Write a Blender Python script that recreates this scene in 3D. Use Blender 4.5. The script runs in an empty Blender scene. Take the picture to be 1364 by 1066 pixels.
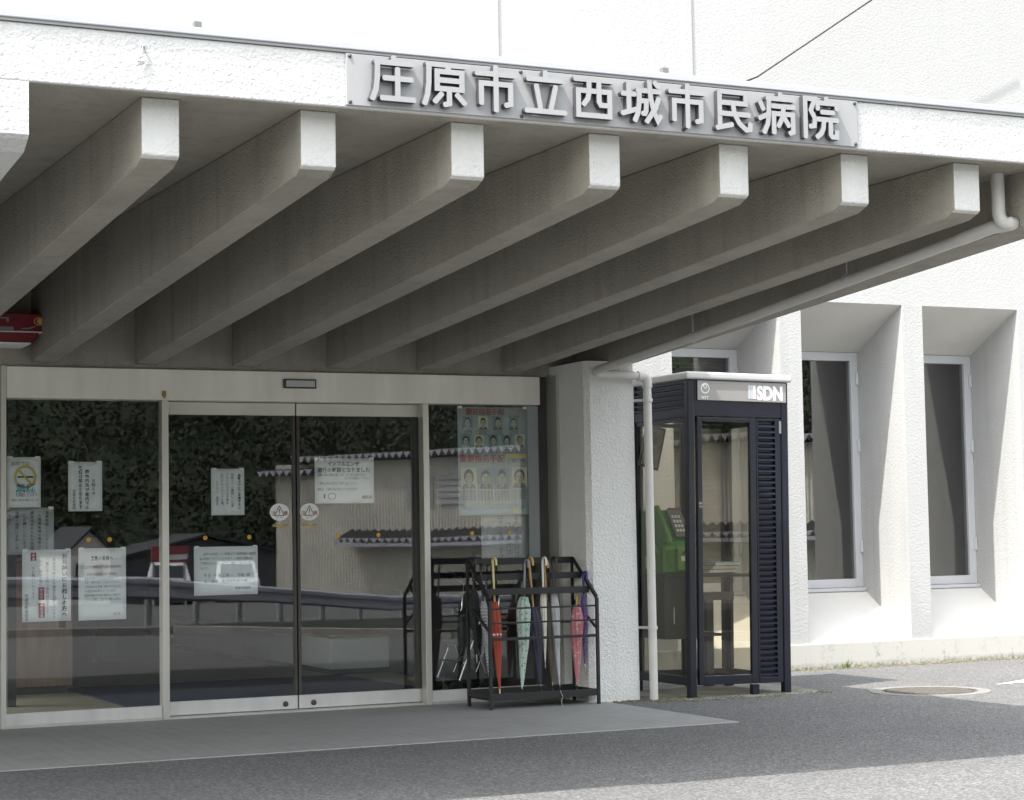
import bpy, math, random
from mathutils import Vector, Matrix, noise as mnoise
random.seed(7)
S = bpy.context.scene
COL = S.collection
R = math.radians
PI = math.pi

# ------------------------------------------------------------------ materials
def new_mat(name):
    m = bpy.data.materials.new(name); m.use_nodes = True
    nt = m.node_tree; nt.nodes.clear()
    out = nt.nodes.new('ShaderNodeOutputMaterial')
    return m, nt, out

def N(nt, t, **kw):
    n = nt.nodes.new(t)
    for k, v in kw.items():
        if k in n.inputs: n.inputs[k].default_value = v
        else: setattr(n, k, v)
    return n

def mix_col(nt, fac, a, b, blend='MIX'):
    n = nt.nodes.new('ShaderNodeMix'); n.data_type = 'RGBA'; n.blend_type = blend
    for sock, v in ((n.inputs[0], fac), (n.inputs[6], a), (n.inputs[7], b)):
        if isinstance(v, (int, float)): sock.default_value = v
        elif isinstance(v, tuple): sock.default_value = (*v, 1) if len(v) == 3 else v
        else: nt.links.new(v, sock)
    return n.outputs[2]

def ramp(nt, fac, a, b):
    n = nt.nodes.new('ShaderNodeMapRange'); n.inputs[1].default_value = a; n.inputs[2].default_value = b
    n.clamp = True
    nt.links.new(fac, n.inputs[0]); return n.outputs[0]

def mat(name, col, rough=0.6, metal=0.0, var=0.0, vscale=3.0, col2=None, bump=0.0, bscale=80.0, bdist=0.004,
        spec=None, stretch=None, speck=0.0, sscale=200.0, coat=0.0):
    m, nt, out = new_mat(name)
    b = N(nt, 'ShaderNodeBsdfPrincipled', Roughness=rough, Metallic=metal)
    if spec is not None: b.inputs['Specular IOR Level'].default_value = spec
    if coat: b.inputs['Coat Weight'].default_value = coat
    nt.links.new(b.outputs[0], out.inputs[0])
    tc = N(nt, 'ShaderNodeTexCoord')
    vec = tc.outputs['Object']
    if stretch:
        mp = N(nt, 'ShaderNodeMapping'); mp.inputs['Scale'].default_value = stretch
        nt.links.new(vec, mp.inputs[0]); vec = mp.outputs[0]
    c = (*col, 1)
    colsock = None
    if var or col2:
        n1 = N(nt, 'ShaderNodeTexNoise', Scale=vscale, Detail=5.0, Roughness=0.6)
        nt.links.new(vec, n1.inputs['Vector'])
        d = col2 or tuple(max(0, x * (1 - var)) for x in col)
        colsock = mix_col(nt, ramp(nt, n1.outputs[0], 0.35, 0.65), c, d)
    if speck:
        n2 = N(nt, 'ShaderNodeTexNoise', Scale=sscale, Detail=2.0)
        nt.links.new(tc.outputs['Object'], n2.inputs['Vector'])
        colsock = mix_col(nt, ramp(nt, n2.outputs[0], 0.56, 0.70), colsock if colsock else c, tuple(x * (1 - speck) for x in col))
    if colsock: nt.links.new(colsock, b.inputs['Base Color'])
    else: b.inputs['Base Color'].default_value = c
    if bump:
        n3 = N(nt, 'ShaderNodeTexNoise', Scale=bscale, Detail=3.0)
        nt.links.new(tc.outputs['Object'], n3.inputs['Vector'])
        bp = N(nt, 'ShaderNodeBump', Strength=bump, Distance=bdist)
        nt.links.new(n3.outputs[0], bp.inputs['Height']); nt.links.new(bp.outputs[0], b.inputs['Normal'])
    return m

def stucco_mat(name, col, blob=38.0, dist=0.02, strength=0.9, dirt=0.12, dirt_col=(0.30, 0.28, 0.24)):
    m, nt, out = new_mat(name)
    b = N(nt, 'ShaderNodeBsdfPrincipled', Roughness=0.85)
    b.inputs['Specular IOR Level'].default_value = 0.2
    nt.links.new(b.outputs[0], out.inputs[0])
    tc = N(nt, 'ShaderNodeTexCoord'); vec = tc.outputs['Object']
    n0 = N(nt, 'ShaderNodeTexNoise', Scale=1.3, Detail=6.0, Roughness=0.65)
    nt.links.new(vec, n0.inputs['Vector'])
    c = mix_col(nt, ramp(nt, n0.outputs[0], 0.5, 0.8), col, tuple(x * (1 - dirt) for x in col))
    mps = N(nt, 'ShaderNodeMapping'); mps.inputs['Scale'].default_value = (6, 6, .35); nt.links.new(vec, mps.inputs[0])
    ns = N(nt, 'ShaderNodeTexNoise', Scale=1.6, Detail=5.0, Roughness=0.6); nt.links.new(mps.outputs[0], ns.inputs['Vector'])
    c = mix_col(nt, ramp(nt, ns.outputs[0], 0.5, 0.78), c, tuple(x * (1 - dirt * .9) for x in col))
    n4 = N(nt, 'ShaderNodeTexNoise', Scale=110.0, Detail=3.0)
    nt.links.new(vec, n4.inputs['Vector'])
    n5 = N(nt, 'ShaderNodeTexNoise', Scale=4.0, Detail=3.0)
    nt.links.new(vec, n5.inputs['Vector'])
    mm = N(nt, 'ShaderNodeMath', operation='MULTIPLY')
    nt.links.new(ramp(nt, n4.outputs[0], 0.60, 0.72), mm.inputs[0]); nt.links.new(ramp(nt, n5.outputs[0], 0.48, 0.66), mm.inputs[1])
    mm2 = N(nt, 'ShaderNodeMath', operation='MULTIPLY'); mm2.inputs[1].default_value = min(1, dirt * 5)
    nt.links.new(mm.outputs[0], mm2.inputs[0])
    c = mix_col(nt, mm2.outputs[0], c, dirt_col)
    nt.links.new(c, b.inputs['Base Color'])
    n1 = N(nt, 'ShaderNodeTexNoise', Scale=blob, Detail=2.5, Roughness=0.5)
    n2 = N(nt, 'ShaderNodeTexVoronoi', Scale=blob * 1.3, feature='SMOOTH_F1')
    nt.links.new(vec, n1.inputs['Vector'])
    wv = N(nt, 'ShaderNodeVectorMath', operation='MULTIPLY_ADD')
    nt.links.new(n1.outputs['Color'], wv.inputs[0]); wv.inputs[1].default_value = (0.02, 0.02, 0.02)
    nt.links.new(vec, wv.inputs[2]); nt.links.new(wv.outputs[0], n2.inputs['Vector'])
    add = N(nt, 'ShaderNodeMath', operation='SUBTRACT')
    nt.links.new(n1.outputs[0], add.inputs[0])
    ml = N(nt, 'ShaderNodeMath', operation='MULTIPLY'); ml.inputs[1].default_value = 0.55
    nt.links.new(n2.outputs['Distance'], ml.inputs[0]); nt.links.new(ml.outputs[0], add.inputs[1])
    bp = N(nt, 'ShaderNodeBump', Strength=strength, Distance=dist)
    nt.links.new(add.outputs[0], bp.inputs['Height']); nt.links.new(bp.outputs[0], b.inputs['Normal'])
    return m

def asphalt_mat(name, dark, light, scale=88.0):
    m, nt, out = new_mat(name)
    b = N(nt, 'ShaderNodeBsdfPrincipled', Roughness=0.85)
    b.inputs['Specular IOR Level'].default_value = 0.3
    nt.links.new(b.outputs[0], out.inputs[0])
    tc = N(nt, 'ShaderNodeTexCoord'); vec = tc.outputs['Object']
    v = N(nt, 'ShaderNodeTexVoronoi', Scale=scale); nt.links.new(vec, v.inputs['Vector'])
    n0 = N(nt, 'ShaderNodeTexNoise', Scale=0.9, Detail=7.0, Roughness=0.65); nt.links.new(vec, n0.inputs['Vector'])
    n1 = N(nt, 'ShaderNodeTexNoise', Scale=scale * 0.55, Detail=3.0); nt.links.new(vec, n1.inputs['Vector'])
    sep = N(nt, 'ShaderNodeSeparateColor'); nt.links.new(v.outputs['Color'], sep.inputs[0])
    c = mix_col(nt, ramp(nt, sep.outputs[0], 0.35, 1.0), dark, light)
    c = mix_col(nt, ramp(nt, n1.outputs[0], 0.55, 0.75), c, tuple(x * 0.45 for x in dark))
    c = mix_col(nt, ramp(nt, n0.outputs[0], 0.35, 0.7), c, tuple(x * 0.72 for x in dark), 'MIX')
    mx = mix_col(nt, 0.65, c, mix_col(nt, ramp(nt, sep.outputs[0], 0.35, 1.0), dark, light))
    nt.links.new(mx, b.inputs['Base Color'])
    bp = N(nt, 'ShaderNodeBump', Strength=0.8, Distance=0.006)
    nt.links.new(v.outputs['Distance'], bp.inputs['Height']); nt.links.new(bp.outputs[0], b.inputs['Normal'])
    return m

def paving_mat():
    m, nt, out = new_mat('grey paving')
    b = N(nt, 'ShaderNodeBsdfPrincipled', Roughness=0.7); nt.links.new(b.outputs[0], out.inputs[0])
    tc = N(nt, 'ShaderNodeTexCoord')
    br = N(nt, 'ShaderNodeTexBrick', Scale=1.0)
    br.inputs['Brick Width'].default_value = 0.2; br.inputs['Row Height'].default_value = 0.1
    br.inputs['Mortar Size'].default_value = 0.004; br.inputs['Mortar Smooth'].default_value = 0.3
    br.inputs['Color1'].default_value = (0.255, 0.255, 0.255, 1); br.inputs['Color2'].default_value = (0.285, 0.285, 0.282, 1)
    br.inputs['Mortar'].default_value = (0.19, 0.19, 0.187, 1)
    mp = N(nt, 'ShaderNodeMapping'); mp.inputs['Rotation'].default_value = (0, 0, R(90))
    nt.links.new(tc.outputs['Object'], mp.inputs[0]); nt.links.new(mp.outputs[0], br.inputs['Vector'])
    n0 = N(nt, 'ShaderNodeTexNoise', Scale=2.5, Detail=7.0, Roughness=0.7); nt.links.new(tc.outputs['Object'], n0.inputs['Vector'])
    c = mix_col(nt, ramp(nt, n0.outputs[0], 0.35, 0.75), br.outputs['Color'], (0.31, 0.31, 0.305))
    n2 = N(nt, 'ShaderNodeTexNoise', Scale=190.0, Detail=2.0); nt.links.new(tc.outputs['Object'], n2.inputs['Vector'])
    c = mix_col(nt, ramp(nt, n2.outputs[0], 0.55, 0.75), c, (0.19, 0.19, 0.19))
    nt.links.new(c, b.inputs['Base Color'])
    bp = N(nt, 'ShaderNodeBump', Strength=0.3, Distance=0.003)
    nt.links.new(br.outputs['Fac'], bp.inputs['Height']); bp.invert = True
    nt.links.new(bp.outputs[0], b.inputs['Normal'])
    return m

def glass_mat(name, tint=(0.9, 0.95, 0.93), f0=0.05, power=5.0, rough=0.0, warp=0.0):
    m, nt, out = new_mat(name)
    tr = N(nt, 'ShaderNodeBsdfTransparent'); tr.inputs[0].default_value = (*tint, 1)
    gl = N(nt, 'ShaderNodeBsdfGlossy', Roughness=rough); gl.inputs[0].default_value = (1, 1, 1, 1)
    lw = N(nt, 'ShaderNodeLayerWeight'); lw.inputs[0].default_value = 0.5
    pw = N(nt, 'ShaderNodeMath', operation='POWER'); pw.inputs[1].default_value = power
    nt.links.new(lw.outputs['Facing'], pw.inputs[0])
    ma = N(nt, 'ShaderNodeMath', operation='MULTIPLY_ADD'); ma.inputs[1].default_value = 1 - f0; ma.inputs[2].default_value = f0
    nt.links.new(pw.outputs[0], ma.inputs[0])
    if warp:
        tc = N(nt, 'ShaderNodeTexCoord'); wn = N(nt, 'ShaderNodeTexNoise', Scale=1.7, Detail=1.0); nt.links.new(tc.outputs['Object'], wn.inputs['Vector'])
        bp = N(nt, 'ShaderNodeBump', Strength=1.0, Distance=warp); nt.links.new(wn.outputs[0], bp.inputs['Height']); nt.links.new(bp.outputs[0], gl.inputs['Normal'])
    mx = N(nt, 'ShaderNodeMixShader')
    nt.links.new(ma.outputs[0], mx.inputs[0]); nt.links.new(tr.outputs[0], mx.inputs[1]); nt.links.new(gl.outputs[0], mx.inputs[2])
    nt.links.new(mx.outputs[0], out.inputs[0])
    return m

def plinth_mat():
    m, nt, out = new_mat('stained white plinth')
    b = N(nt, 'ShaderNodeBsdfPrincipled', Roughness=0.8); nt.links.new(b.outputs[0], out.inputs[0])
    tc = N(nt, 'ShaderNodeTexCoord'); vec = tc.outputs['Object']
    mp = N(nt, 'ShaderNodeMapping'); mp.inputs['Scale'].default_value = (7, 7, 1.2)
    nt.links.new(vec, mp.inputs[0])
    n1 = N(nt, 'ShaderNodeTexNoise', Scale=1.4, Detail=6.0, Roughness=0.7); nt.links.new(mp.outputs[0], n1.inputs['Vector'])
    n2 = N(nt, 'ShaderNodeTexNoise', Scale=34.0, Detail=4.0, Roughness=0.7); nt.links.new(vec, n2.inputs['Vector'])
    sx = N(nt, 'ShaderNodeSeparateXYZ'); nt.links.new(vec, sx.inputs[0])
    n3 = N(nt, 'ShaderNodeTexNoise', Scale=1.7, Detail=2.0); nt.links.new(vec, n3.inputs['Vector'])
    mu = N(nt, 'ShaderNodeMath', operation='MULTIPLY')
    nt.links.new(ramp(nt, n1.outputs[0], 0.52, 0.72), mu.inputs[0]); nt.links.new(ramp(nt, n2.outputs[0], 0.45, 0.62), mu.inputs[1])
    c = mix_col(nt, mu.outputs[0], (0.45, 0.437, 0.405), (0.10, 0.16, 0.13))
    low = ramp(nt, sx.outputs[2], 0.055, 0.0)
    ad = N(nt, 'ShaderNodeMath', operation='MULTIPLY'); nt.links.new(low, ad.inputs[0]); nt.links.new(ramp(nt, n2.outputs[0], 0.35, 0.6), ad.inputs[1])
    c = mix_col(nt, ad.outputs[0], c, (0.11, 0.11, 0.07))
    nt.links.new(c, b.inputs['Base Color'])
    bp = N(nt, 'ShaderNodeBump', Strength=0.4, Distance=0.004)
    nt.links.new(n2.outputs[0], bp.inputs['Height']); nt.links.new(bp.outputs[0], b.inputs['Normal'])
    return m

M = {}
M['stucco'] = stucco_mat('white stucco', (0.42, 0.42, 0.415), blob=50, dist=0.008, strength=0.4)
M['fascia'] = stucco_mat('white fascia stucco', (0.585, 0.585, 0.577), blob=62, dist=0.010, strength=0.6)
M['stucco_fine'] = stucco_mat('white fine stucco', (0.43, 0.43, 0.425), blob=52, dist=0.006, strength=0.4, dirt=0.04)
M['reveal'] = mat('smooth white render', (0.56, 0.55, 0.525), 0.8, var=0.06, vscale=2.2, bump=0.25, bscale=60, bdist=0.004)
M['column'] = stucco_mat('column stucco', (0.70, 0.70, 0.69), blob=68, dist=0.012, strength=0.85, dirt=0.07)
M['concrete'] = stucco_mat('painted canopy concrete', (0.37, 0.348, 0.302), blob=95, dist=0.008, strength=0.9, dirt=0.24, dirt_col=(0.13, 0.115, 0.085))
M['plinth'] = plinth_mat()
M['beamend'] = stucco_mat('skylit beam end', (0.60, 0.60, 0.585), blob=60, dist=0.008, strength=0.6, dirt=0.16)  # lighter copy of the beam paint; sky light on front faces put into colour
M['asphalt'] = asphalt_mat('asphalt', (0.104, 0.105, 0.107), (0.235, 0.233, 0.228))
M['paving'] = paving_mat()
M['pad'] = mat('worn concrete pad', (0.25, 0.245, 0.22), 0.9, col2=(0.13, 0.13, 0.11), vscale=5, bump=0.4, bscale=90, bdist=0.005)
M['kerb'] = mat('kerb concrete', (0.34, 0.335, 0.31), 0.9, var=0.2, vscale=3, bump=0.3, bscale=60)
M['flash'] = mat('white metal flashing', (0.43, 0.44, 0.46), 0.35, var=0.06, vscale=4)
M['flashlip'] = mat('grey drip edge', (0.28, 0.28, 0.29), 0.5)
M['alu'] = mat('brushed aluminium', (0.62, 0.61, 0.57), 0.42, metal=0.75, var=0.14, vscale=2.0, stretch=(1, 1, 0.08), bump=0.06, bscale=40)
M['header'] = mat('dull beige metal header', (0.87, 0.855, 0.795), 0.5, metal=0.1, var=0.12, vscale=2.2, stretch=(2.2, 1, 0.25), bump=0.04, bscale=8)
M['leafrail'] = mat('pale metal door rail', (0.66, 0.64, 0.58), 0.45, metal=0.2, var=0.10, vscale=3.0, stretch=(1, 1, 0.2))
M['botrail'] = mat('worn steel bottom rail', (0.66, 0.65, 0.65), 0.42, metal=0.35, var=0.16, vscale=5.0, stretch=(1, 1, 0.15))
M['darkmetal'] = mat('dark bronze metal', (0.055, 0.052, 0.05), 0.45, var=0.2, vscale=6)
M['winframe'] = mat('pale window aluminium', (0.50, 0.508, 0.525), 0.45, metal=0.1, var=0.06, vscale=3)
M['glass'] = glass_mat('entrance glass', (0.94, 0.955, 0.96), 0.052, rough=0.010, warp=0.00035)
M['winglass'] = glass_mat('window glass', (0.70, 0.71, 0.70), 0.10)
M['boothglass'] = glass_mat('booth glass', (0.84, 0.825, 0.775), 0.035)
M['paper'] = mat('pale paper', (0.84, 0.86, 0.865), 0.8, var=0.07, vscale=12)
M['paper2'] = mat('white paper', (0.88, 0.89, 0.895), 0.8, var=0.07, vscale=12)
M['paper3'] = mat('greyed paper', (0.42, 0.44, 0.44), 0.8, var=0.1, vscale=10)
M['ink'] = mat('black print', (0.035, 0.045, 0.055), 0.8)
M['inkgrey'] = mat('faded print', (0.14, 0.16, 0.17), 0.8)
M['inkred'] = mat('red print', (0.36, 0.09, 0.10), 0.8)
M['inkyellow'] = mat('yellow print', (0.62, 0.50, 0.14), 0.8)
M['inkblue'] = mat('blue print', (0.12, 0.42, 0.62), 0.8)
M['orange'] = mat('orange sticker', (0.62, 0.33, 0.04), 0.6)
M['gold'] = mat('gold sticker', (0.35, 0.24, 0.08), 0.6)
M['navy'] = mat('navy painted aluminium', (0.0045, 0.0062, 0.017), 0.33, var=0.25, vscale=5, coat=0.15)
M['navylou'] = mat('navy louvre', (0.014, 0.017, 0.033), 0.36, var=0.25, vscale=6)
M['boothsign'] = mat('warm grey sign panel', (0.30, 0.285, 0.275), 0.5, var=0.06, vscale=3)
M['white'] = mat('white paint', (0.80, 0.80, 0.80), 0.45, var=0.05, vscale=6)
M['signgrey'] = mat('mid grey lettering', (0.52, 0.54, 0.56), 0.5)
M['cap'] = mat('white plastic roof', (0.52, 0.52, 0.515), 0.4, var=0.08, vscale=5)
M['pvc'] = mat('pale pvc pipe', (0.60, 0.59, 0.56), 0.45, var=0.10, vscale=4)
M['panel'] = mat('pale grey sign panel', (0.325, 0.327, 0.335), 0.5, var=0.04, vscale=3)
M['letterface'] = mat('pale letter face', (0.32, 0.322, 0.328), 0.5, var=0.06, vscale=6)
M['letterside'] = mat('dark letter side', (0.055, 0.055, 0.062), 0.6)
M['rack'] = mat('dark grey painted steel', (0.011, 0.011, 0.012), 0.5, var=0.3, vscale=9)
M['rubber'] = mat('black rubber', (0.02, 0.02, 0.02), 0.7)
M['chrome'] = mat('chrome tube', (0.75, 0.75, 0.76), 0.15, metal=1.0)
M['phone'] = mat('green phone plastic', (0.09, 0.27, 0.05), 0.4, var=0.1, vscale=12)
M['phone2'] = mat('light green phone plastic', (0.20, 0.34, 0.10), 0.4, var=0.1, vscale=12)
M['greyplastic'] = mat('grey plastic', (0.20, 0.20, 0.21), 0.5)
M['cabinet'] = mat('dark grey cabinet', (0.05, 0.05, 0.053), 0.5, var=0.2, vscale=5)
M['floor'] = mat('beige vinyl floor', (0.50, 0.46, 0.32), 0.5, var=0.12, vscale=4)
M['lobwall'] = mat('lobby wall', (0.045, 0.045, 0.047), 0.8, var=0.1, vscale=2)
M['brown'] = mat('brown wood panel', (0.26, 0.17, 0.12), 0.5, var=0.3, vscale=6, stretch=(3, 3, 0.4))
M['mat'] = mat('navy entrance mat', (0.02, 0.035, 0.085), 0.95, var=0.2, vscale=60)
M['counter'] = mat('pale green counter', (0.60, 0.68, 0.64), 0.6, var=0.08, vscale=3)
M['woodtop'] = mat('brown counter top', (0.22, 0.13, 0.09), 0.5, var=0.2, vscale=8)
M['room'] = mat('room wall', (0.10, 0.10, 0.10), 0.85, var=0.1, vscale=1.5)
M['blind'] = mat('grey blind slat', (0.30, 0.30, 0.29), 0.6, var=0.05, vscale=5)
M['red'] = mat('red painted box', (0.24, 0.012, 0.025), 0.45, var=0.2, vscale=8)
M['bracket'] = mat('grey bracket', (0.15, 0.15, 0.15), 0.5)
M['cable'] = mat('black cable', (0.02, 0.02, 0.02), 0.6)
M['iron'] = mat('rusty iron cover', (0.15, 0.138, 0.122), 0.8, var=0.35, vscale=14, bump=0.5, bscale=70)
M['linepaint'] = mat('white road paint', (0.78, 0.78, 0.76), 0.8, var=0.12, vscale=12)
M['moss'] = mat('moss', (0.075, 0.075, 0.03), 0.95, col2=(0.16, 0.14, 0.09), vscale=30)
M['leaf'] = mat('weed leaf', (0.16, 0.24, 0.04), 0.6, var=0.3, vscale=20)
M['grass'] = mat('verge grass', (0.022, 0.028, 0.014), 0.95, var=0.4, vscale=2)
M['hill'] = mat('wooded hillside', (0.026, 0.038, 0.018), 0.95, col2=(0.018, 0.027, 0.013), vscale=0.9)
M['mhring'] = mat('manhole ring concrete', (0.22, 0.217, 0.205), 0.9, var=0.25, vscale=12, bump=0.3, bscale=60)
M['crown'] = mat('tree foliage', (0.036, 0.050, 0.028), 0.9, col2=(0.046, 0.056, 0.030), vscale=0.25)
M['shed'] = mat('tan corrugated sheet', (0.72, 0.69, 0.61), 0.6, var=0.14, vscale=0.8)
M['shedroof'] = mat('grey corrugated roof', (0.07, 0.07, 0.07), 0.6, var=0.2, vscale=1.0)
M['galvpost'] = mat('pale rail post', (0.40, 0.40, 0.42), 0.5, var=0.1, vscale=2)
M['galv'] = mat('galvanised rail', (0.50, 0.50, 0.58), 0.5, metal=0.2, var=0.15, vscale=2)
M['tile'] = mat('dark roof tile', (0.045, 0.048, 0.055), 0.6, var=0.2, vscale=2)
M['housewall'] = mat('house wall', (0.80, 0.78, 0.74), 0.8, var=0.1, vscale=1)
M['carwhite'] = mat('white car paint', (0.7, 0.7, 0.7), 0.3, coat=0.5)
M['carglass'] = mat('dark car glass', (0.02, 0.025, 0.03), 0.1)

# ------------------------------------------------------------------ object helpers
ORG = {}
def tag(o, label=None, cat=None, group=None, kind=None):
    if label: o['label'] = label
    if cat: o['category'] = cat
    if group: o['group'] = group
    if kind: o['kind'] = kind
    return o

def thing(name, label, cat, loc=(0, 0, 0), group=None):
    o = bpy.data.objects.new(name, None); o.empty_display_size = 0.1
    COL.objects.link(o); o.location = loc; ORG[o.as_pointer()] = Vector(loc)
    return tag(o, label, cat, group)

class MB:
    def __init__(self): self.v = []; self.f = []; self.s = []; self.mi = []; self.cur = 0
    def add(self, vs, fs, smooth=False, T=None):
        k = len(self.v)
        for p in vs:
            p = Vector(p)
            if T is not None: p = T @ p
            self.v.append(p)
        for f in fs:
            self.f.append([i + k for i in f]); self.s.append(smooth); self.mi.append(self.cur)
        return self
    def box(self, x0, x1, y0, y1, z0, z1, T=None):
        vs = [(x0, y0, z0), (x1, y0, z0), (x1, y1, z0), (x0, y1, z0), (x0, y0, z1), (x1, y0, z1), (x1, y1, z1), (x0, y1, z1)]
        return self.add(vs, [(0, 3, 2, 1), (4, 5, 6, 7), (0, 1, 5, 4), (1, 2, 6, 5), (2, 3, 7, 6), (3, 0, 4, 7)], T=T)
    def prism(self, prof, a0, a1, axis='x', T=None):
        n = len(prof)
        def P(p, a): return {'x': (a, p[0], p[1]), 'y': (p[0], a, p[1]), 'z': (p[0], p[1], a)}[axis]
        vs = [P(p, a0) for p in prof] + [P(p, a1) for p in prof]
        fs = [tuple(range(n))[::-1], tuple(range(n, 2 * n))] + [(i, (i + 1) % n, n + (i + 1) % n, n + i) for i in range(n)]
        return self.add(vs, fs, T=T)
    def quadbox(self, b, t):      # hexahedron from 4 bottom + 4 top corners
        return self.add(list(b) + list(t), [(3, 2, 1, 0), (4, 5, 6, 7), (0, 1, 5, 4), (1, 2, 6, 5), (2, 3, 7, 6), (3, 0, 4, 7)])
    def tube(self, pts, r, n=10, cap=True, T=None):
        pts = [Vector(p) for p in pts]; rs = r if isinstance(r, (list, tuple)) else [r] * len(pts)
        vs = []; fs = []; up = None
        for i, p in enumerate(pts):
            d = (pts[min(i + 1, len(pts) - 1)] - pts[max(i - 1, 0)]).normalized()
            if up is None:
                up = Vector((0, 0, 1)) if abs(d.z) < 0.9 else Vector((1, 0, 0))
            a = d.cross(up); 
            if a.length < 1e-5: a = d.orthogonal()
            a.normalize(); b = a.cross(d).normalized(); up = b
            for k in range(n):
                t = 2 * PI * k / n
                vs.append(p + (a * math.cos(t) + b * math.sin(t)) * rs[i])
        for i in range(len(pts) - 1):
            for k in range(n):
                fs.append((i * n + k, i * n + (k + 1) % n, (i + 1) * n + (k + 1) % n, (i + 1) * n + k))
        self.add(vs, fs, True, T)
        if cap:
            self.add(vs[:n], [tuple(range(n))[::-1]], False, T); self.add(vs[-n:], [tuple(range(n))], False, T)
        return self
    def bar(self, a, b, w, h, T=None):   # rectangular bar between two points
        a = Vector(a); b = Vector(b); d = (b - a).normalized()
        up = Vector((0, 0, 1)) if abs(d.z) < 0.95 else Vector((0, 1, 0))
        s = d.cross(up).normalized() * w / 2; u = s.cross(d).normalized() * h / 2
        vs = [a - s - u, a + s - u, a + s + u, a - s + u, b - s - u, b + s - u, b + s + u, b - s + u]
        return self.add(vs, [(0, 3, 2, 1), (4, 5, 6, 7), (0, 1, 5, 4), (1, 2, 6, 5), (2, 3, 7, 6), (3, 0, 4, 7)], T=T)
    def lathe(self, prof, n=24, T=None, mod=None, smooth=True):
        vs = []; fs = []
        for j, (r, z) in enumerate(prof):
            for k in range(n):
                t = 2 * PI * k / n; rr = r * (mod(t, j, z) if mod else 1)
                vs.append((rr * math.cos(t), rr * math.sin(t), z))
        for j in range(len(prof) - 1):
            for k in range(n):
                fs.append((j * n + k, j * n + (k + 1) % n, (j + 1) * n + (k + 1) % n, (j + 1) * n + k))
        self.add(vs, fs, smooth, T)
        self.add(vs[:n], [tuple(range(n))[::-1]], False, T); self.add(vs[-n:], [tuple(range(n))], False, T)
        return self
    def disc(self, c, rx, rz, y, n=24, r0=0.0):      # flat disc or ring facing -y
        cx, cz = c
        o = [(cx + rx * math.cos(2 * PI * k / n), y, cz + rz * math.sin(2 * PI * k / n)) for k in range(n)]
        if r0 <= 0: return self.add(o, [tuple(range(n))])
        i_ = [(cx + rx * r0 * math.cos(2 * PI * k / n), y, cz + rz * r0 * math.sin(2 * PI * k / n)) for k in range(n)]
        return self.add(o + i_, [(k, (k + 1) % n, n + (k + 1) % n, n + k) for k in range(n)])
    def rect(self, x0, x1, z0, z1, y):
        return self.add([(x0, y, z0), (x1, y, z0), (x1, y, z1), (x0, y, z1)], [(0, 1, 2, 3)])
    def build(self, name, m, parent=None, bevel=0.0, loc=None, seg=2):
        me = bpy.data.meshes.new(name)
        if parent is not None: org = ORG[parent.as_pointer()]
        else: org = Vector(loc) if loc is not None else Vector((0, 0, 0))
        me.from_pydata([tuple(p - org) for p in self.v], [], self.f)
        for i, p in enumerate(me.polygons): p.use_smooth = self.s[i]; p.material_index = self.mi[i]
        for mm in (m if isinstance(m, (list, tuple)) else [m]): me.materials.append(mm)
        me.update()
        o = bpy.data.objects.new(name, me); COL.objects.link(o)
        if parent is not None: o.parent = parent
        else: o.location = org
        ORG[o.as_pointer()] = org
        if bevel:
            b = o.modifiers.new('bevel', 'BEVEL'); b.width = bevel; b.segments = seg; b.limit_method = 'ANGLE'; b.angle_limit = R(40)
        return o

_gl = {}
def glyph(st, offset=0.0, extrude=0.0, res=3):
    key = (st, offset, extrude, res)
    if key in _gl: return _gl[key]
    c = bpy.data.curves.new('tmp_text', 'FONT'); c.body = st; c.size = 1.0; c.offset = offset; c.extrude = extrude; c.resolution_u = res
    o = bpy.data.objects.new('tmp_text', c); COL.objects.link(o)
    me = bpy.data.meshes.new_from_object(o.evaluated_get(bpy.context.evaluated_depsgraph_get()))
    vs = [tuple(v.co) for v in me.vertices]; fs = [tuple(p.vertices) for p in me.polygons]
    nz = [p.normal.z for p in me.polygons]
    bpy.data.objects.remove(o); bpy.data.curves.remove(c); bpy.data.meshes.remove(me)
    w = (min(v[0] for v in vs), max(v[0] for v in vs), min(v[1] for v in vs), max(v[1] for v in vs)) if vs else (0, 0, 0, 0)
    _gl[key] = (vs, fs, nz, w); return _gl[key]

def put_text(mb, st, x, z, size, y, offset=0.0, fit=None, sx=1.0, res=1):
    """horizontal line of print, left end at x, baseline z, facing -y"""
    vs, fs, nz, w = glyph(st, offset, 0.0, res)
    if fit: sx = fit / ((w[1] - w[0]) * size)
    mb.add([(x + (v[0] - w[0]) * size * sx, y, z + v[1] * size) for v in vs], fs)

def put_vtext(mb, st, x, ztop, size, y, offset=0.0, pitch=1.05, res=1):
    """vertical column of print centred on x, top at ztop"""
    for i, ch in enumerate(st):
        if ch in ' 　': continue
        if ch == 'ー': ch = '｜'
        vs, fs, nz, w = glyph(ch, offset, 0.0, res)
        mb.add([(x + (v[0] - 0.5) * size, y, ztop - (i * pitch + 0.88) * size + v[1] * size) for v in vs], fs)

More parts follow.
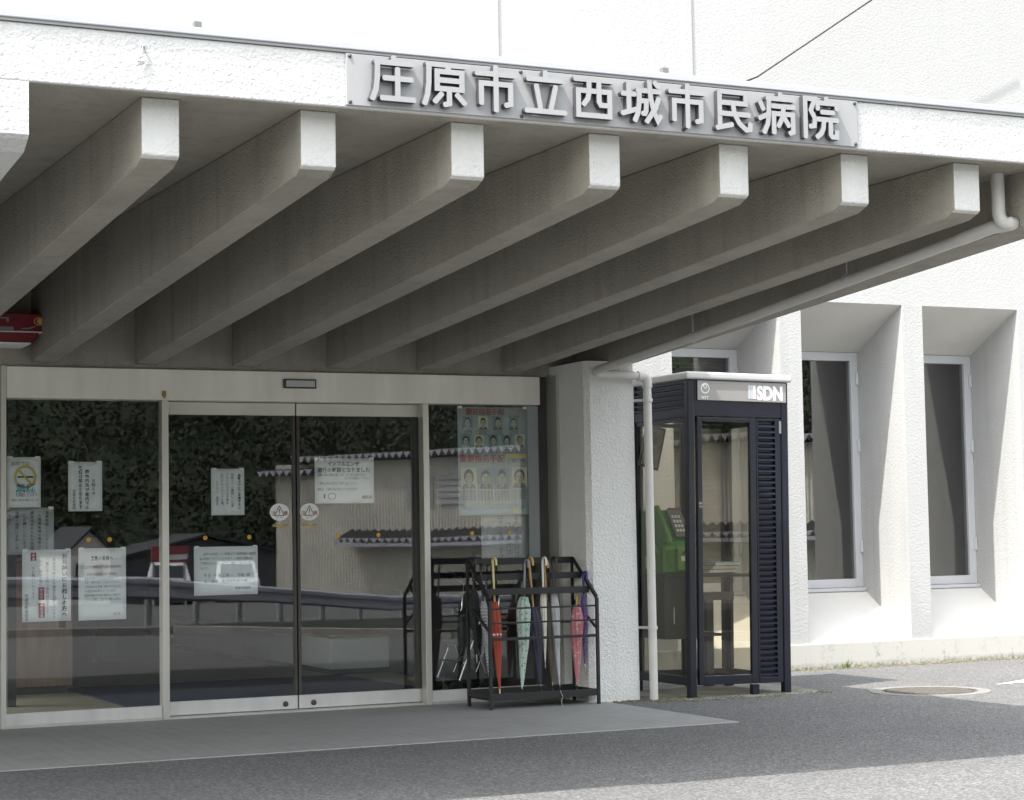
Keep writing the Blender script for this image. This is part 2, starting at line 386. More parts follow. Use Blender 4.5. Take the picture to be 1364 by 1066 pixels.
# ------------------------------------------------------------------ ground and setting
def sheet(name, pts, z, m, n=1):
    mb = MB(); mb.add([(x, y, z) for x, y in pts], [tuple(range(len(pts)))]); return tag(mb.build(name, m), kind='structure')
DIP = [(300, -.006), (-13.2, -.006), (-18.3, -.22), (-25.3, -.61), (-30, -1.02), (-60, -1.2), (-76, -3.2), (-300, -3.2)]
mb = MB(); mb.add([(x, y, z) for y, z in DIP for x in (-300, 300)], [(2 * i, 2 * i + 2, 2 * i + 3, 2 * i + 1) for i in range(len(DIP) - 1)])
tag(mb.build('ground', M['asphalt']), kind='structure')
mb = MB(); mb.box(-6.0, 2.985, -2.29, -0.012, -0.08, 0.0); tag(mb.build('pavement', M['paving'], bevel=0.004), kind='structure')
mb = MB()
pad = [(3.42, -0.72), (3.75, -0.80), (4.2, -0.77), (4.55, -0.80), (4.70, -0.62), (4.78, -0.2), (4.70, 0.35), (3.4, 0.35)]
mb.prism(pad, -0.05, -0.001, 'z'); tag(mb.build('concrete_pad', M['pad']), kind='structure')
sheet('road_marking', [(6.03, -0.98), (6.55, -0.72), (9.5, 0.2), (9.5, -0.6)], -0.002, M['linepaint'])
vx = [(-30, -17.0), (-8, -14.5), (1.3, -12.9), (3.6, -12.2), (5.6, -9.6), (9.0, -6.6), (60, -5.6)]
rows = [[(x, max(y, -13.0) if x < 1.4 else y, -.002) for x, y in vx], [(x, -13.2, -.002) for x, y in vx], [(x, -18.3, -.216) for x, y in vx], [(x, -25.3, -.606) for x, y in vx], [(x, -30, -1.016) for x, y in vx]]
mb = MB(); nv_ = len(vx); mb.add([p for r in rows for p in r], [(r * nv_ + k, (r + 1) * nv_ + k, (r + 1) * nv_ + k + 1, r * nv_ + k + 1) for r in range(4) for k in range(nv_ - 1)])
tag(mb.build('grass_verge', M['grass']), kind='structure')
mb = MB()
kp = [(-26, -16.4), (-8, -13.9), (-0.5, -12.35), (1.38, -12.0), (3.3, -11.3), (4.5, -9.4), (5.6, -8.0), (8.5, -6.2), (30, -5.3)]
for a, b in zip(kp[:-1], kp[1:]): mb.bar((a[0], a[1], 0.04), (b[0], b[1], 0.04), 0.16, 0.10)
tag(mb.build('kerb', M['kerb']), kind='structure')

# hills behind the camera (seen in the glass)
mb = MB(); nx, ny = 90, 30
vs = []; 
for j in range(ny + 1):
    for i in range(nx + 1):
        x = -160 + 400 * i / nx; y = -105 - 170 * j / ny
        t = j / ny
        h = 62 * (1 - (1 - t) ** 1.7) + 5 * mnoise.noise(Vector((x * .03, y * .03, 0))) * min(1, t * 5) + 2.0 * mnoise.noise(Vector((x * .15, y * .15, 3))) * min(1, t * 8) - 3.6
        vs.append((x, y, h))
mb.add(vs, [(j * (nx + 1) + i, j * (nx + 1) + i + 1, (j + 1) * (nx + 1) + i + 1, (j + 1) * (nx + 1) + i) for j in range(ny) for i in range(nx)], True)
tag(mb.build('hill', M['hill']), kind='structure')
def hill_h(y): t = max(0, (-105 - y) / 170); return 62 * (1 - (1 - t) ** 1.7) - 3.5
mb = MB(); rng = random.Random(3)
for _ in range(1900):
    y = -106 - 100 * rng.random() ** 1.3; x = rng.uniform(-5, 140); r = rng.uniform(1.0, 2.6); h = hill_h(y)
    for _k in range(100):
        p = Vector((rng.gauss(0, 1), rng.gauss(0, 1), rng.gauss(0, 1))).normalized() * r * rng.uniform(.55, 1.0)
        c_ = Vector((x, y, h + r * .8)) + Vector((p.x, p.y, p.z * 1.2)); a = Vector((rng.gauss(0, 1), rng.gauss(0, 1), rng.gauss(0, 1))).normalized(); b = a.orthogonal().normalized(); q = rng.uniform(.10, .26)
        mb.add([c_ - a * q, c_ + b * q * .7, c_ + a * q, c_ - b * q * .7], [(0, 1, 2, 3)])
tag(mb.build('woodland', M['crown']), label='dark green woodland covering the hillside, reflected in the entrance glass', cat='woodland', kind='stuff')

# ------------------------------------------------------------------ the hospital building
HB = thing('hospital_building', 'white stucco hospital building with ribbed concrete entrance canopy and sliding glass doors', 'building', (0, 0, 0))
WY = 1.18
OPEN = [(4.579, 5.630), (5.846, 6.897), (7.113, 8.164), (8.380, 9.431), (9.647, 10.698)]
ZB, ZT = 0.21, 3.10
wall = MB()
wall.box(-9.0, 13.0, WY, 2.2, ZT, 9.5)                       # wall above the windows and the canopy
wall.build('upper_wall', M['stucco_fine'], HB)
px = [3.268] + [e for o in OPEN for e in o] + [13.0]
for i in range(0, len(px), 2):
    pm = MB(); pm.box(px[i], px[i + 1], WY, 1.95, ZB, ZT); pm.build('window_pier', M['stucco'], HB)
for i, xj in enumerate((3.02, 4.80)):              # raised joints on the upper wall
    j = MB(); j.prism([(xj - .055, WY), (xj - .035, WY - .016), (xj + .035, WY - .016), (xj + .055, WY)], 3.3, 9.5, 'z')
    j.build('wall_rib', M['stucco_fine'], HB)
ry = 1.86
for i, (a, b) in enumerate(OPEN):
    rv = MB()
    rv.prism([(WY + .001, ZT - .0), (1.95, ZT), (1.95, 2.745), (ry, 2.745)], a, b, 'x')          # sloping head
    rv.build('recess_head', M['reveal'], HB); rv = MB()
    rv.prism([(WY + .001, ZB), (ry - .03, 0.610), (1.95, 0.610), (1.95, ZB)], a, b, 'x')     # sloping sill
    rv.build('recess_sill', M['reveal'], HB)
    w = MB(); z0, z1 = 0.645, 2.742; fw = 0.075
    w.box(a, a + fw, ry, ry + .07, z0, z1); w.box(b - fw, b, ry, ry + .07, z0, z1)
    w.box(a + fw, b - fw, ry, ry + .07, z0, z0 + fw); w.box(a + fw, b - fw, ry, ry + .07, z1 - fw, z1)
    win = w.build('window', M['winframe'], HB, bevel=0.004)
    s = MB(); s.box(a + .002, b - .002, ry - .045, ry + .06, 0.612, 0.643); s.build('sill', M['winframe'], win, bevel=0.003)
    g = MB(); g.box(a + fw + .001, b - fw - .001, ry + .03, ry + .036, z0 + fw + .001, z1 - fw - .001); g.build('pane', M['winglass'], win)
    for zz in (2.45, 1.85, 0.95):
        h = MB(); h.tube([(b - .012, ry - .012, zz), (b - .012, ry - .012, zz + .12)], .011, 8); h.box(b - .03, b - .001, ry - .014, ry - .001, zz + .01, zz + .11)
        h.build('hinge', M['winframe'], win)
    if i == 0:
        bl = MB()
        for k in range(58):
            zz = 0.75 + k * .034
            bl.bar((a + .09, ry + .11, zz), (b - .09, ry + .11, zz), .03, .004, T=None)
        bl.build('blind', M['blind'], win)
    else:
        cu = MB(); n = 24; x0 = a + .05; x1 = a + .30
        pts = [(x0 + (x1 - x0) * k / n, ry + .30 + .02 * math.sin(k * 1.7)) for k in range(n + 1)]
        cu.add([(p[0], p[1], .3) for p in pts] + [(p[0], p[1], 2.72) for p in pts], [(k, k + 1, n + 2 + k, n + 1 + k) for k in range(n)], True)
        cu.build('curtain', M['blind'], win)
pl = MB(); pl.box(3.268, 13.0, WY - .018, 1.9, -0.05, ZB - .001); pl.build('plinth', M['plinth'], HB, bevel=0.006)
# rooms behind the windows
for nm, bb in (('room_wall', (3.0, 13.0, 5.0, 5.1, -0.05, 3.2)), ('room_floor', (3.0, 13.0, 1.96, 5.0, -0.05, 0.02)), ('room_ceiling', (3.0, 13.0, 2.201, 5.0, 3.1, 3.2)), ('room_wall', (12.9, 13.0, 1.96, 5.0, .02, 3.1)), ('room_wall', (6.2, 6.3, 2.1, 5.0, .02, 3.1))):
    rm = MB(); rm.box(*bb); rm.build(nm, M['room'], HB)

# column and side wall
c = MB(); ch = .035
c.prism([(2.872, -0.55 + ch), (2.872 + ch, -0.55), (3.262 - .012, -0.55), (3.262, -0.538), (3.262, 2.2), (2.872, 2.2)], -0.02, 2.375, 'z')
c.build('column', M['column'], HB)
c = MB(); c.box(-2.15, -1.76, -0.55, 0.3, -0.02, 2.375); c.build('column', M['column'], HB, bevel=.02)
# concrete behind the beams, side walls of the lobby
cw = MB(); cw.box(-2.15, 2.871, 0.012, 0.30, 2.305, 3.0); cw.build('lintel', M['concrete'], HB)
for bb in ((2.8715, 3.054, .012, 1.17, 2.377, 2.944), (3.0545, 3.27, .302, 1.17, 2.377, 2.944)):
    cw = MB(); cw.box(*bb); cw.build('column_head', M['concrete'], HB)
sw = MB(); sw.box(-1.759, -1.07, 0.0, 0.3, -0.02, 2.304); sw.build('front_wall', M['stucco_fine'], HB)
for nm, bb in (('lobby_ceiling', (-1.7, 2.9, 0.32, 11, 2.55, 2.65)), ('lobby_wall', (-1.7, -1.6, 2.9, 11, -.02, 1.599)), ('lobby_wall', (-1.7, -1.6, 7.0, 11, 1.6, 2.549)), ('lobby_wall', (2.830, 2.8705, .07, 11, -.02, 2.549)), ('lobby_wall', (-1.7, 3.0, 11.001, 11.1, -.02, 2.65)), ('lobby_wall', (-1.69, 2.82, .302, .318, 2.31, 2.549)), ('lobby_wall', (-1.7, -1.6, .31, 6.999, 1.6, 2.549)), ('lobby_wall', (-1.7, -1.6, .31, .5, -.02, 1.599))):  # unseen gap low in the left wall, added to let daylight in
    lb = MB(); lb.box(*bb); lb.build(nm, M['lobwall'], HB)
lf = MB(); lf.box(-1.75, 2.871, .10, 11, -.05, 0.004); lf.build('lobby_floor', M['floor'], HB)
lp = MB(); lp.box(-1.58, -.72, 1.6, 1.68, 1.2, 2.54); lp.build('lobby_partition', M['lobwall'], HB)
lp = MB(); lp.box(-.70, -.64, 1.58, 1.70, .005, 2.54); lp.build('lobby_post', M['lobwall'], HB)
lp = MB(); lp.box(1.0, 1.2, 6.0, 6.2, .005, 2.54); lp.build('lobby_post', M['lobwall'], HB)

# canopy
FY = -5.20
can = MB(); can.box(-9.0, 3.28, FY + .032, 1.178, 2.945, 3.165)
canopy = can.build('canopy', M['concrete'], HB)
fa = MB(); fa.box(-9.0, 3.28, FY, FY + .031, 2.942, 3.170); fa.build('fascia', M['fascia'], canopy, bevel=.006)
fl = MB(); fl.box(-9.0, 3.295, FY - .018, 1.179, 3.182, 3.212); fl.build('flashing', M['flash'], canopy, bevel=.004)
fl = MB(); fl.box(-9.0, 3.292, FY - .010, FY + .13, 3.1705, 3.1815); fl.build('drip_edge', M['flashlip'], canopy)
def beam(x0, x1, yf, zf, zc, name, m):
    b = MB(); zb = lambda y: 2.33 - .0693 * y
    skew = -.055
    prof = [(yf, zf), (yf + .02, zc), (yf + .085, zb(yf + .085)), (0.011, 2.332), (0.011, 2.944), (yf, 2.944)]
    n = len(prof); vs = []
    for xx in (x0, x1):
        for (y, z) in prof:
            vs.append((xx + skew * (y - yf) / -yf * 1.0, y, z))
    b.add(vs, [tuple(range(n))[::-1], tuple(range(n, 2 * n))] + [(i, (i + 1) % n, n + (i + 1) % n, n + i) for i in range(n)])
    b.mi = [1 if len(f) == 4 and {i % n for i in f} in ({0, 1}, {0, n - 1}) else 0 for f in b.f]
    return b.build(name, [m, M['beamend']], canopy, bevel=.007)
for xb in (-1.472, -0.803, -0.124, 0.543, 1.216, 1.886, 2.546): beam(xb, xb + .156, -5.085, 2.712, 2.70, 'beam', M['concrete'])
# end beams flush with the fascia
for x0, x1 in ((-2.16, -1.940), (3.055, 3.28)):
    b = MB(); zb = lambda y: 2.33 - .0693 * y
    b.prism([(FY + .001, 2.735), (FY + .02, 2.72), (FY + .10, zb(FY + .10)), (-0.3, 2.352), (-.3, 2.376), (.3, 2.376), (.3, 2.944), (FY + .033, 2.944), (FY + .033, 2.9415), (FY + .001, 2.9415)], x0, x1, 'x')
    b.build('end_beam', M['fascia'] if x0 < 0 else M['concrete'], canopy, bevel=.006)

# entrance frame
hd = MB(); hd.box(-1.022, 2.772, -0.035, .135, 2.097, 2.300); hd.build('door_header', M['header'], HB, bevel=.004)
hd = MB(); hd.box(2.774, 2.871, .02, .06, 0.0, 2.304); hd.build('corner_panel', M['darkmetal'], HB)
hd = MB(); hd.box(2.850, 2.8715, -.14, .019, 0.0, 2.304); hd.build('corner_post', M['alu'], HB)
jb = MB(); jb.box(-1.058, -1.0225, -.03, .06, 0.0, 2.304); jb.build('door_jamb', M['alu'], HB, bevel=.003)
for x in (-0.010, 1.857):
    jb = MB(); jb.box(x, x + .044, -.030, .06, 0.0, 2.0965); jb.build('mullion', M['alu'], HB, bevel=.003)
tk = MB(); tk.box(-1.02, 2.772, -.011, .135, -.03, 0.012); tk.build('threshold', M['alu'], HB)
def fixed(x0, x1, zr):
    r_ = MB(); r_.box(x0, x1, -.012, .03, 0.0125, zr); sp = r_.build('fixed_panel', M['botrail'], HB, bevel=.003)
    g = MB(); g.box(x0 + .001, x1 - .001, 0.0, .006, zr + .001, 2.0965); g.build('pane', M['glass'], sp)
fixed(-1.022, -.0105, .094); fixed(1.9015, 2.7735, .094)
GY = 0.085       # sliding leaves sit a little behind the fixed panes
for k, (x0, x1) in enumerate(((.046, .950), (.960, 1.872))):
    r_ = MB(); r_.box(x0, x1, GY - .012, GY + .024, .016, .106); leaf = r_.build('sliding_door', M['botrail'], HB, bevel=.003)
    t = MB(); t.box(x0, x1, GY - .012, GY + .024, 2.008, 2.092); t.build('top_rail', M['leafrail'], leaf, bevel=.003)
    sl, sr = (.006, .020) if k == 0 else (.020, .046)
    for u0, u1 in ((x0, x0 + sl), (x1 - sr, x1)):
        st = MB(); st.box(u0, u1, GY - .010, GY + .022, .107, 2.007); st.build('stile', M['darkmetal'], leaf)
    g = MB(); g.box(x0 + sl + .001, x1 - sr - .001, GY, GY + .006, .1065, 2.0075); g.build('pane', M['glass'], leaf)
    kn = MB(); kx = .862 if k == 0 else 1.063
    T = Matrix.Translation((kx, GY - .0125, .052)) @ Matrix.Rotation(R(90), 4, 'X')
    kn.lathe([(.019, 0), (.019, .006), (.012, .012), (.004, .013)], 18, T); kn.build('door_guide', M['darkmetal'], leaf)

# ------------------------------------------------------------------ the sign
SG = thing('hospital_sign', 'long pale grey sign board with ten raised Japanese characters on the canopy fascia', 'sign', (-.65, FY, 2.95))
mb = MB(); mb.box(-.648, 1.896, FY - .014, FY - .001, 2.950, 3.166); mb.build('sign_panel', M['panel'], SG, bevel=.002)
STROKES = [
 ['52,99 52,86', '12,86 95,86', '16,86 15,50 12,25 4,4', '30,52 92,52', '60,74 60,10', '24,8 97,8'],
 ['10,92 97,92', '14,92 13,50 10,24 3,3', '60,90 54,79', '32,77 88,77 88,39 32,39 32,77', '32,58 88,58', '59,38 59,7 48,4', '42,28 26,9', '76,28 94,9'],
 ['50,99 50,82', '5,82 95,82', '16,14 16,60 84,60 84,17 72,14', '50,82 50,0'],
 ['50,98 50,80', '8,80 92,80', '28,66 37,16', '74,66 62,14', '3,8 97,8'],
 ['4,90 96,90', '12,64 88,64 88,8 12,8 12,64', '38,90 38,62 35,46 24,32', '62,90 62,40 66,33 82,33'],
 ['3,66 35,66', '19,92 19,24', '2,20 36,31', '40,76 97,76', '45,76 44,46 41,24 33,5', '44,52 62,52 61,30 58,23 52,23', '70,98 73,60 80,30 90,8 97,20', '93,60 84,36 62,4', '83,97 92,87'],
 ['50,99 50,82', '5,82 95,82', '16,14 16,60 84,60 84,17 72,14', '50,82 50,0'],
 ['16,8 16,92', '18,92 84,92 84,66 18,66', '8,5 48,15', '16,40 93,40', '50,66 54,40 66,19 84,4 94,6 95,20'],
 ['60,99 60,86', '24,86 97,86', '29,86 28,46 25,24 15,3', '6,75 14,58', '3,36 26,47', '37,68 97,68', '41,3 41,50 92,50 92,9 83,5', '67,68 65,44 53,20', '67,44 81,22'],
 ['10,0 10,94 36,94 25,66 36,47 34,29 22,27', '68,99 68,86', '44,70 44,86 96,86 96,72', '54,64 88,64', '42,46 98,46', '60,46 58,24 52,12 40,2', '78,46 78,10 82,5 94,5 95,19']]
def stroke_outline(pts, w):
    P = [Vector(p) for p in pts]; Lf, Rt = [], []
    closed = (P[0] - P[-1]).length < 1e-6
    n = len(P)
    for i, p in enumerate(P):
        a = P[i - 1] if i > 0 else (P[-2] if closed else None); b = P[i + 1] if i < n - 1 else (P[1] if closed else None)
        d1 = (p - a).normalized() if a is not None else None; d2 = (b - p).normalized() if b is not None else None
        if d1 is None: d1 = d2
        if d2 is None: d2 = d1
        n1 = Vector((-d1.y, d1.x)); n2 = Vector((-d2.y, d2.x)); m_ = (n1 + n2).normalized(); k = w / max(.5, m_.dot(n1))
        Lf.append(p + m_ * k); Rt.append(p - m_ * k)
    return P, Lf, Rt, closed
for ci, strokes in enumerate(STROKES):
    x0 = -.556 + ci * .2352; z0 = 2.968; cs, ch = .00202, .00192
    mb = MB()
    for si, st in enumerate(strokes):
        pts = [tuple(map(float, q.split(','))) for q in st.split()]
        P, Lf, Rt, closed = stroke_outline(pts, 5.9)
        yf_, yb2 = FY - .050 - .0003 * si, FY - .020
        def W(p, y): return (x0 + p.x * cs, y, z0 + p.y * ch)
        n = len(P); vs = []
        for i in range(n): vs += [W(Lf[i], yf_), W(Rt[i], yf_), W(Rt[i], yb2), W(Lf[i], yb2)]
        for i in range(n - 1):
            a, b = i * 4, i * 4 + 4
            mb.cur = 0; mb.add([vs[a], vs[a + 1], vs[b + 1], vs[b]], [(0, 1, 2, 3)])
            mb.cur = 1; mb.add([vs[a + k] for k in range(4)] + [vs[b + k] for k in range(4)], [(1, 2, 6, 5), (3, 0, 4, 7), (2, 3, 7, 6)])
        if not closed:
            for i, sg in ((0, -1), (n - 1, 1)):
                d = (P[1] - P[0]).normalized() if i == 0 else (P[-1] - P[-2]).normalized()
                nn = Vector((-d.y, d.x)); arc_ = [P[i] + nn * 5.9 * math.cos(PI * k / 6) + d * sg * 3.6 * math.sin(PI * k / 6) for k in range(7)]
                mb.cur = 0; mb.add([W(q, yf_) for q in arc_], [tuple(range(7)) if sg < 0 else tuple(range(7))[::-1]])
                mb.cur = 1; mb.add([W(q, yf_) for q in arc_] + [W(q, yb2) for q in arc_], [(k, k + 1, 8 + k, 7 + k) for k in range(6)])
        mid = P[len(P) // 2] if len(P) > 2 else (P[0] + P[1]) / 2
        mb.cur = 1; q = W(mid, 0); mb.box(q[0] - .004, q[0] + .004, FY - .0201, FY - .0142, q[2] - .004, q[2] + .004)
    mb.build('letter', [M['letterface'], M['letterside']], SG)
for x in (-.632, .15, .95, 1.88):
    for z in (2.962, 3.154):
        mb = MB(); T = Matrix.Translation((x, FY - .0142, z)) @ Matrix.Rotation(R(90), 4, 'X')
        mb.lathe([(.008, 0), (.008, .004), (.004, .007)], 10, T)
        mb.build('bolt', M['darkmetal'], SG)

# small fixtures on the canopy
for x, lab in ((-1.262, 'small metal stub standing on the canopy edge, left of the sign'), (.894, 'small metal stub standing on the canopy edge, above the sign')):
    mb = MB(); mb.box(x - .016, x + .016, FY + .03, FY + .06, 3.2125, 3.25); mb.box(x - .022, x + .022, FY + .02, FY + .07, 3.2122, 3.220)
    tag(mb.build('edge_bracket', M['bracket'], loc=(x, FY + .045, 3.212), bevel=.002), lab, 'bracket', 'metal stubs on the canopy edge')
mb = MB(); hx, hz = -1.497, 3.075
mb.tube([(hx - .022, FY - .012, hz - .02), (hx, FY - .016, hz + .045), (hx + .022, FY - .012, hz - .02), (hx - .022, FY - .012, hz - .02)], .004, 8)
mb.tube([(hx, FY, hz + .045), (hx, FY - .016, hz + .045)], .006, 8)
tag(mb.build('wire_hook', M['galv'], loc=(hx, FY, hz)), 'triangular wire hook fixed to the white fascia left of the sign', 'hook')
mb = MB(); mb.tube([(5.33, WY - .002, 4.93), (5.33, 0.95, 4.93), (6.55, 0.93, 5.73), (7.6, .90, 6.42)], .008, 6)
tag(mb.build('cable', M['cable'], loc=(5.33, WY, 4.93)), 'thin black cable slanting up across the white wall above the canopy', 'cable')

# drain pipe
DP = thing('downpipe', 'pale round drain pipe running under the canopy and down beside the column', 'drainpipe', (3.335, -.60, 0))
pr = .030
def arc(c, a, b, n=6):
    c, a, b = Vector(c), Vector(a), Vector(b)
    return [((1 - t) ** 2) * a + 2 * t * (1 - t) * c + t * t * b for t in [i / n for i in range(n + 1)]]
mb = MB(); mb.tube([(2.965, -4.90, 2.944), (2.965, -4.90, 2.79)] + arc((2.965, -4.90, 2.69), (2.965, -4.90, 2.76), (3.0, -4.93, 2.69), 5) + arc((3.03, -4.96, 2.69), (3.01, -4.94, 2.69), (2.985, -4.83, 2.685), 5) + [(2.96, -4.6, 2.655)], pr + .004, 14)
mb.build('elbow', M['pvc'], DP)
mb = MB(); mb.tube([(2.96, -4.62, 2.656), (2.93, -2.6, 2.462), (2.905, -.70, 2.30)], pr, 14); mb.build('sloping_run', M['pvc'], DP)
mb = MB(); mb.tube([(2.905, -.74, 2.303)] + arc((2.90, -.62, 2.285), (2.904, -.68, 2.297), (2.98, -.610, 2.280), 5) + [(3.335, -.602, 2.268)], pr, 14); mb.build('cross_run', M['pvc'], DP)
mb = MB(); mb.tube([(3.26, -.603, 2.270), (3.30, -.603, 2.268)] + arc((3.338, -.603, 2.265), (3.31, -.603, 2.267), (3.338, -.603, 2.225), 5) + [(3.338, -.603, 2.19)], pr + .006, 14); mb.build('elbow', M['pvc'], DP)
mb = MB(); mb.tube([(3.338, -.603, 2.20), (3.338, -.603, -0.01)], pr, 14); mb.build('vertical_run', M['pvc'], DP)
for z in (2.10, .50):
    mb = MB(); mb.tube([(3.338, -.603, z - .012), (3.338, -.603, z + .012)], pr + .007, 14); mb.tube([(3.338, -.595, z), (3.258, -.50, z)], .010, 8); mb.build('bracket', M['pvc'], DP)
for y in (-3.6, -1.9):
    z = 2.655 - (y + 4.6) * -.0934 if False else 2.656 + (y + 4.62) * -.0905
    mb = MB(); mb.tube([(2.95, y - .012, z + .001), (2.95, y + .012, z - .001)], pr + .006, 14); mb.tube([(2.95, y, z + .03), (2.95, y, 2.944)], .004, 6); mb.build('hanger', M['galv'], DP)

# door sensor, header badge
mb = MB(); mb.box(.828, 1.062, -.058, -.0355, 2.186, 2.249); sen = None
SN = thing('door_sensor', 'dark framed door sensor with pale lens on the beige header above the doors', 'sensor', (.945, -.036, 2.186))
mb.build('housing', M['darkmetal'], SN, bevel=.005)
mb = MB(); mb.box(.842, 1.050, -.064, -.0582, 2.196, 2.240); mb.build('lens', M['signgrey'], SN, bevel=.003)
mb = MB(); mb.box(-.012, .016, -.046, -.0353, 2.122, 2.155); mb.box(-.006, .010, -.052, -.0462, 2.105, 2.14)
tag(mb.build('latch', M['gold'], loc=(0, -.036, 2.105), bevel=.002), 'small brass latch on the beige header above the left mullion', 'latch')

# red box between the beams
RB = thing('red_box', 'red box with white ledges tucked between the canopy beams at the far left', 'box', (-1.15, -.3, 2.42))
for z0, z1, xr0, xr1 in ((2.497, 2.61, -.835, -.80), (2.425, 2.490, -.915, -.87)):
    mb = MB(); mb.quadbox([(-1.39, -.30, z0), (xr0, -.30, z0), (xr0 + .03, .008, z0), (-1.39, .008, z0)], [(-1.39, -.30, z1), (xr1, -.30, z1), (xr1 + .03, .008, z1), (-1.39, .008, z1)])
    mb.build('tier', M['red'], RB, bevel=.006)
for bb in ((-1.39, -.845, -.318, .006, 2.4902, 2.4968), (-1.39, -.925, -.318, .006, 2.4165, 2.4248)):
    mb = MB(); mb.box(*bb); mb.build('ledge', M['paper2'], RB)
mb = MB(); mb.disc((-.875, 2.562), .030, .026, -.3015, 20, .8); mb.disc((-.868, 2.562), .018, .018, -.302, 18); mb.build('emblem', M['inkyellow'], RB)
mb = MB(); mb.rect(-1.14, -1.06, 2.575, 2.583, -.3015); mb.rect(-1.075, -1.06, 2.555, 2.583, -.3017); mb.rect(-1.16, -1.03, 2.502, 2.524, -.3015); mb.add([(-.98, -.3015, 2.51), (-.93, -.3015, 2.512), (-.89, -.3015, 2.53), (-.90, -.3015, 2.532), (-.94, -.3015, 2.52), (-.98, -.3015, 2.518)], [(0, 1, 2, 3, 4, 5)]); mb.build('print', M['blind'], RB)

# ------------------------------------------------------------------ notices behind the glass
def notice(name, x0, x1, z0, z1, y, label, cat='notice', m='paper', tilt=0.0, group='paper notices taped behind the entrance glass'):
    t = thing(name, label, cat, ((x0 + x1) / 2, y, z0), group)
    mb = MB(); nn = 8
    P = []
    for j in range(nn + 1):
        for i in range(nn + 1):
            u, v = i / nn, j / nn
            bulge = .0016 * math.sin(u * PI * 2.2 + z0 * 9) * math.sin(v * PI * 1.6 + x0 * 5)
            P.append((x0 + (x1 - x0) * u + tilt * (v - .5) * (z1 - z0), y + .0022 + bulge, z0 + (z1 - z0) * v - tilt * (u - .5) * (x1 - x0)))
    f = [(j * (nn + 1) + i, j * (nn + 1) + i + 1, (j + 1) * (nn + 1) + i + 1, (j + 1) * (nn + 1) + i) for j in range(nn) for i in range(nn)]
    mb.add(P, f, True)
    o = mb.build('sheet', M[m], t); sd = o.modifiers.new('thickness', 'SOLIDIFY'); sd.thickness = .0006; sd.offset = -1
    for (cx, cz) in ((x0 + .02, z1 - .004), (x1 - .02, z1 - .004)):
        tp = MB(); tp.add([(cx - .016, y - .0006, cz - .008), (cx + .016, y - .0006, cz - .008), (cx + .016, y - .0006, cz + .010), (cx - .016, y - .0006, cz + .010)], [(0, 1, 2, 3)])
        tp.build('tape', M['paper2'], t)
    return t
LX = .030
PF, PL = .011, GY + .011       # notices behind the fixed panes / behind the leaves
def ink(parent, fn, m='ink', name='print'):
    mb = MB(); fn(mb); return mb.build(name, M[m], parent)

t = notice('no_smoking_notice', -1.012, -.796, 1.397, 1.72, PF, 'pale no smoking notice with a yellow crossed ring, leftmost on the glass', m='paper2'); y = PF - .0016
def f(mb):
    put_text(mb, 'を実施しています', -.955, 1.468, .027, y, fit=.135); put_text(mb, '皆様のご協力をお願いいたします', -.98, 1.438, .016, y, fit=.17)
ink(t, f)
ink(t, lambda mb: put_text(mb, '当院では', -.985, 1.668, .030, y), 'ink', 'heading')
ink(t, lambda mb: (mb.rect(-.945, -.905, 1.587, 1.598, y - .0006), mb.rect(-.89, -.845, 1.587, 1.598, y - .0006)), 'ink', 'cigarette')
def f(mb):
    mb.disc((-.895, 1.592), .072, .076, y, 30, .78)
    mb.add([(-.95, y + .0003, 1.640), (-.938, y + .0003, 1.65), (-.845, y + .0003, 1.545), (-.857, y + .0003, 1.535)], [(0, 3, 2, 1)])
ink(t, f, 'inkyellow', 'ring')
ink(t, lambda mb: put_text(mb, '禁煙', -.955, 1.497, .062, y, .02, fit=.125), 'inkblue', 'blue_print')

t = notice('notice', -.620, -.398, 1.369, 1.69, PF, 'small notice of three vertical lines, upper middle of the left fixed pane')
def f(mb):
    put_vtext(mb, '敷地内及び館内での', -.497, 1.64, .028, y, .008); put_vtext(mb, '喫煙は禁止となります', -.540, 1.665, .027, y, .012)
ink(t, f)
ink(t, lambda mb: put_vtext(mb, '西城市民病院', -.582, 1.51, .021, y), 'ink', 'signature')
ink(t, lambda mb: put_vtext(mb, 'お知らせ', -.455, 1.58, .026, y, .006), 'ink', 'heading')

t = notice('notice', .330 + LX, .562 + LX, 1.333, 1.646, PL, 'small yellowed notice with a bold vertical heading, alone high on the left sliding door'); y2 = PL - .0016
def f(mb):
    for i in range(4):
        put_vtext(mb, ('電動ドアの開閉にご注意', '下さい小さなお子様は', '必ず手をつないでお通', 'り下さい　病院長')[i], LX + (.478 - i * .036), 1.615 - (.0 if i < 3 else .05), .020, y2)
ink(t, f, 'inkgrey')
ink(t, lambda mb: put_vtext(mb, '自動ドアにご注意下さい', LX + (.526), 1.612, .021, y2, .03), 'ink', 'heading')

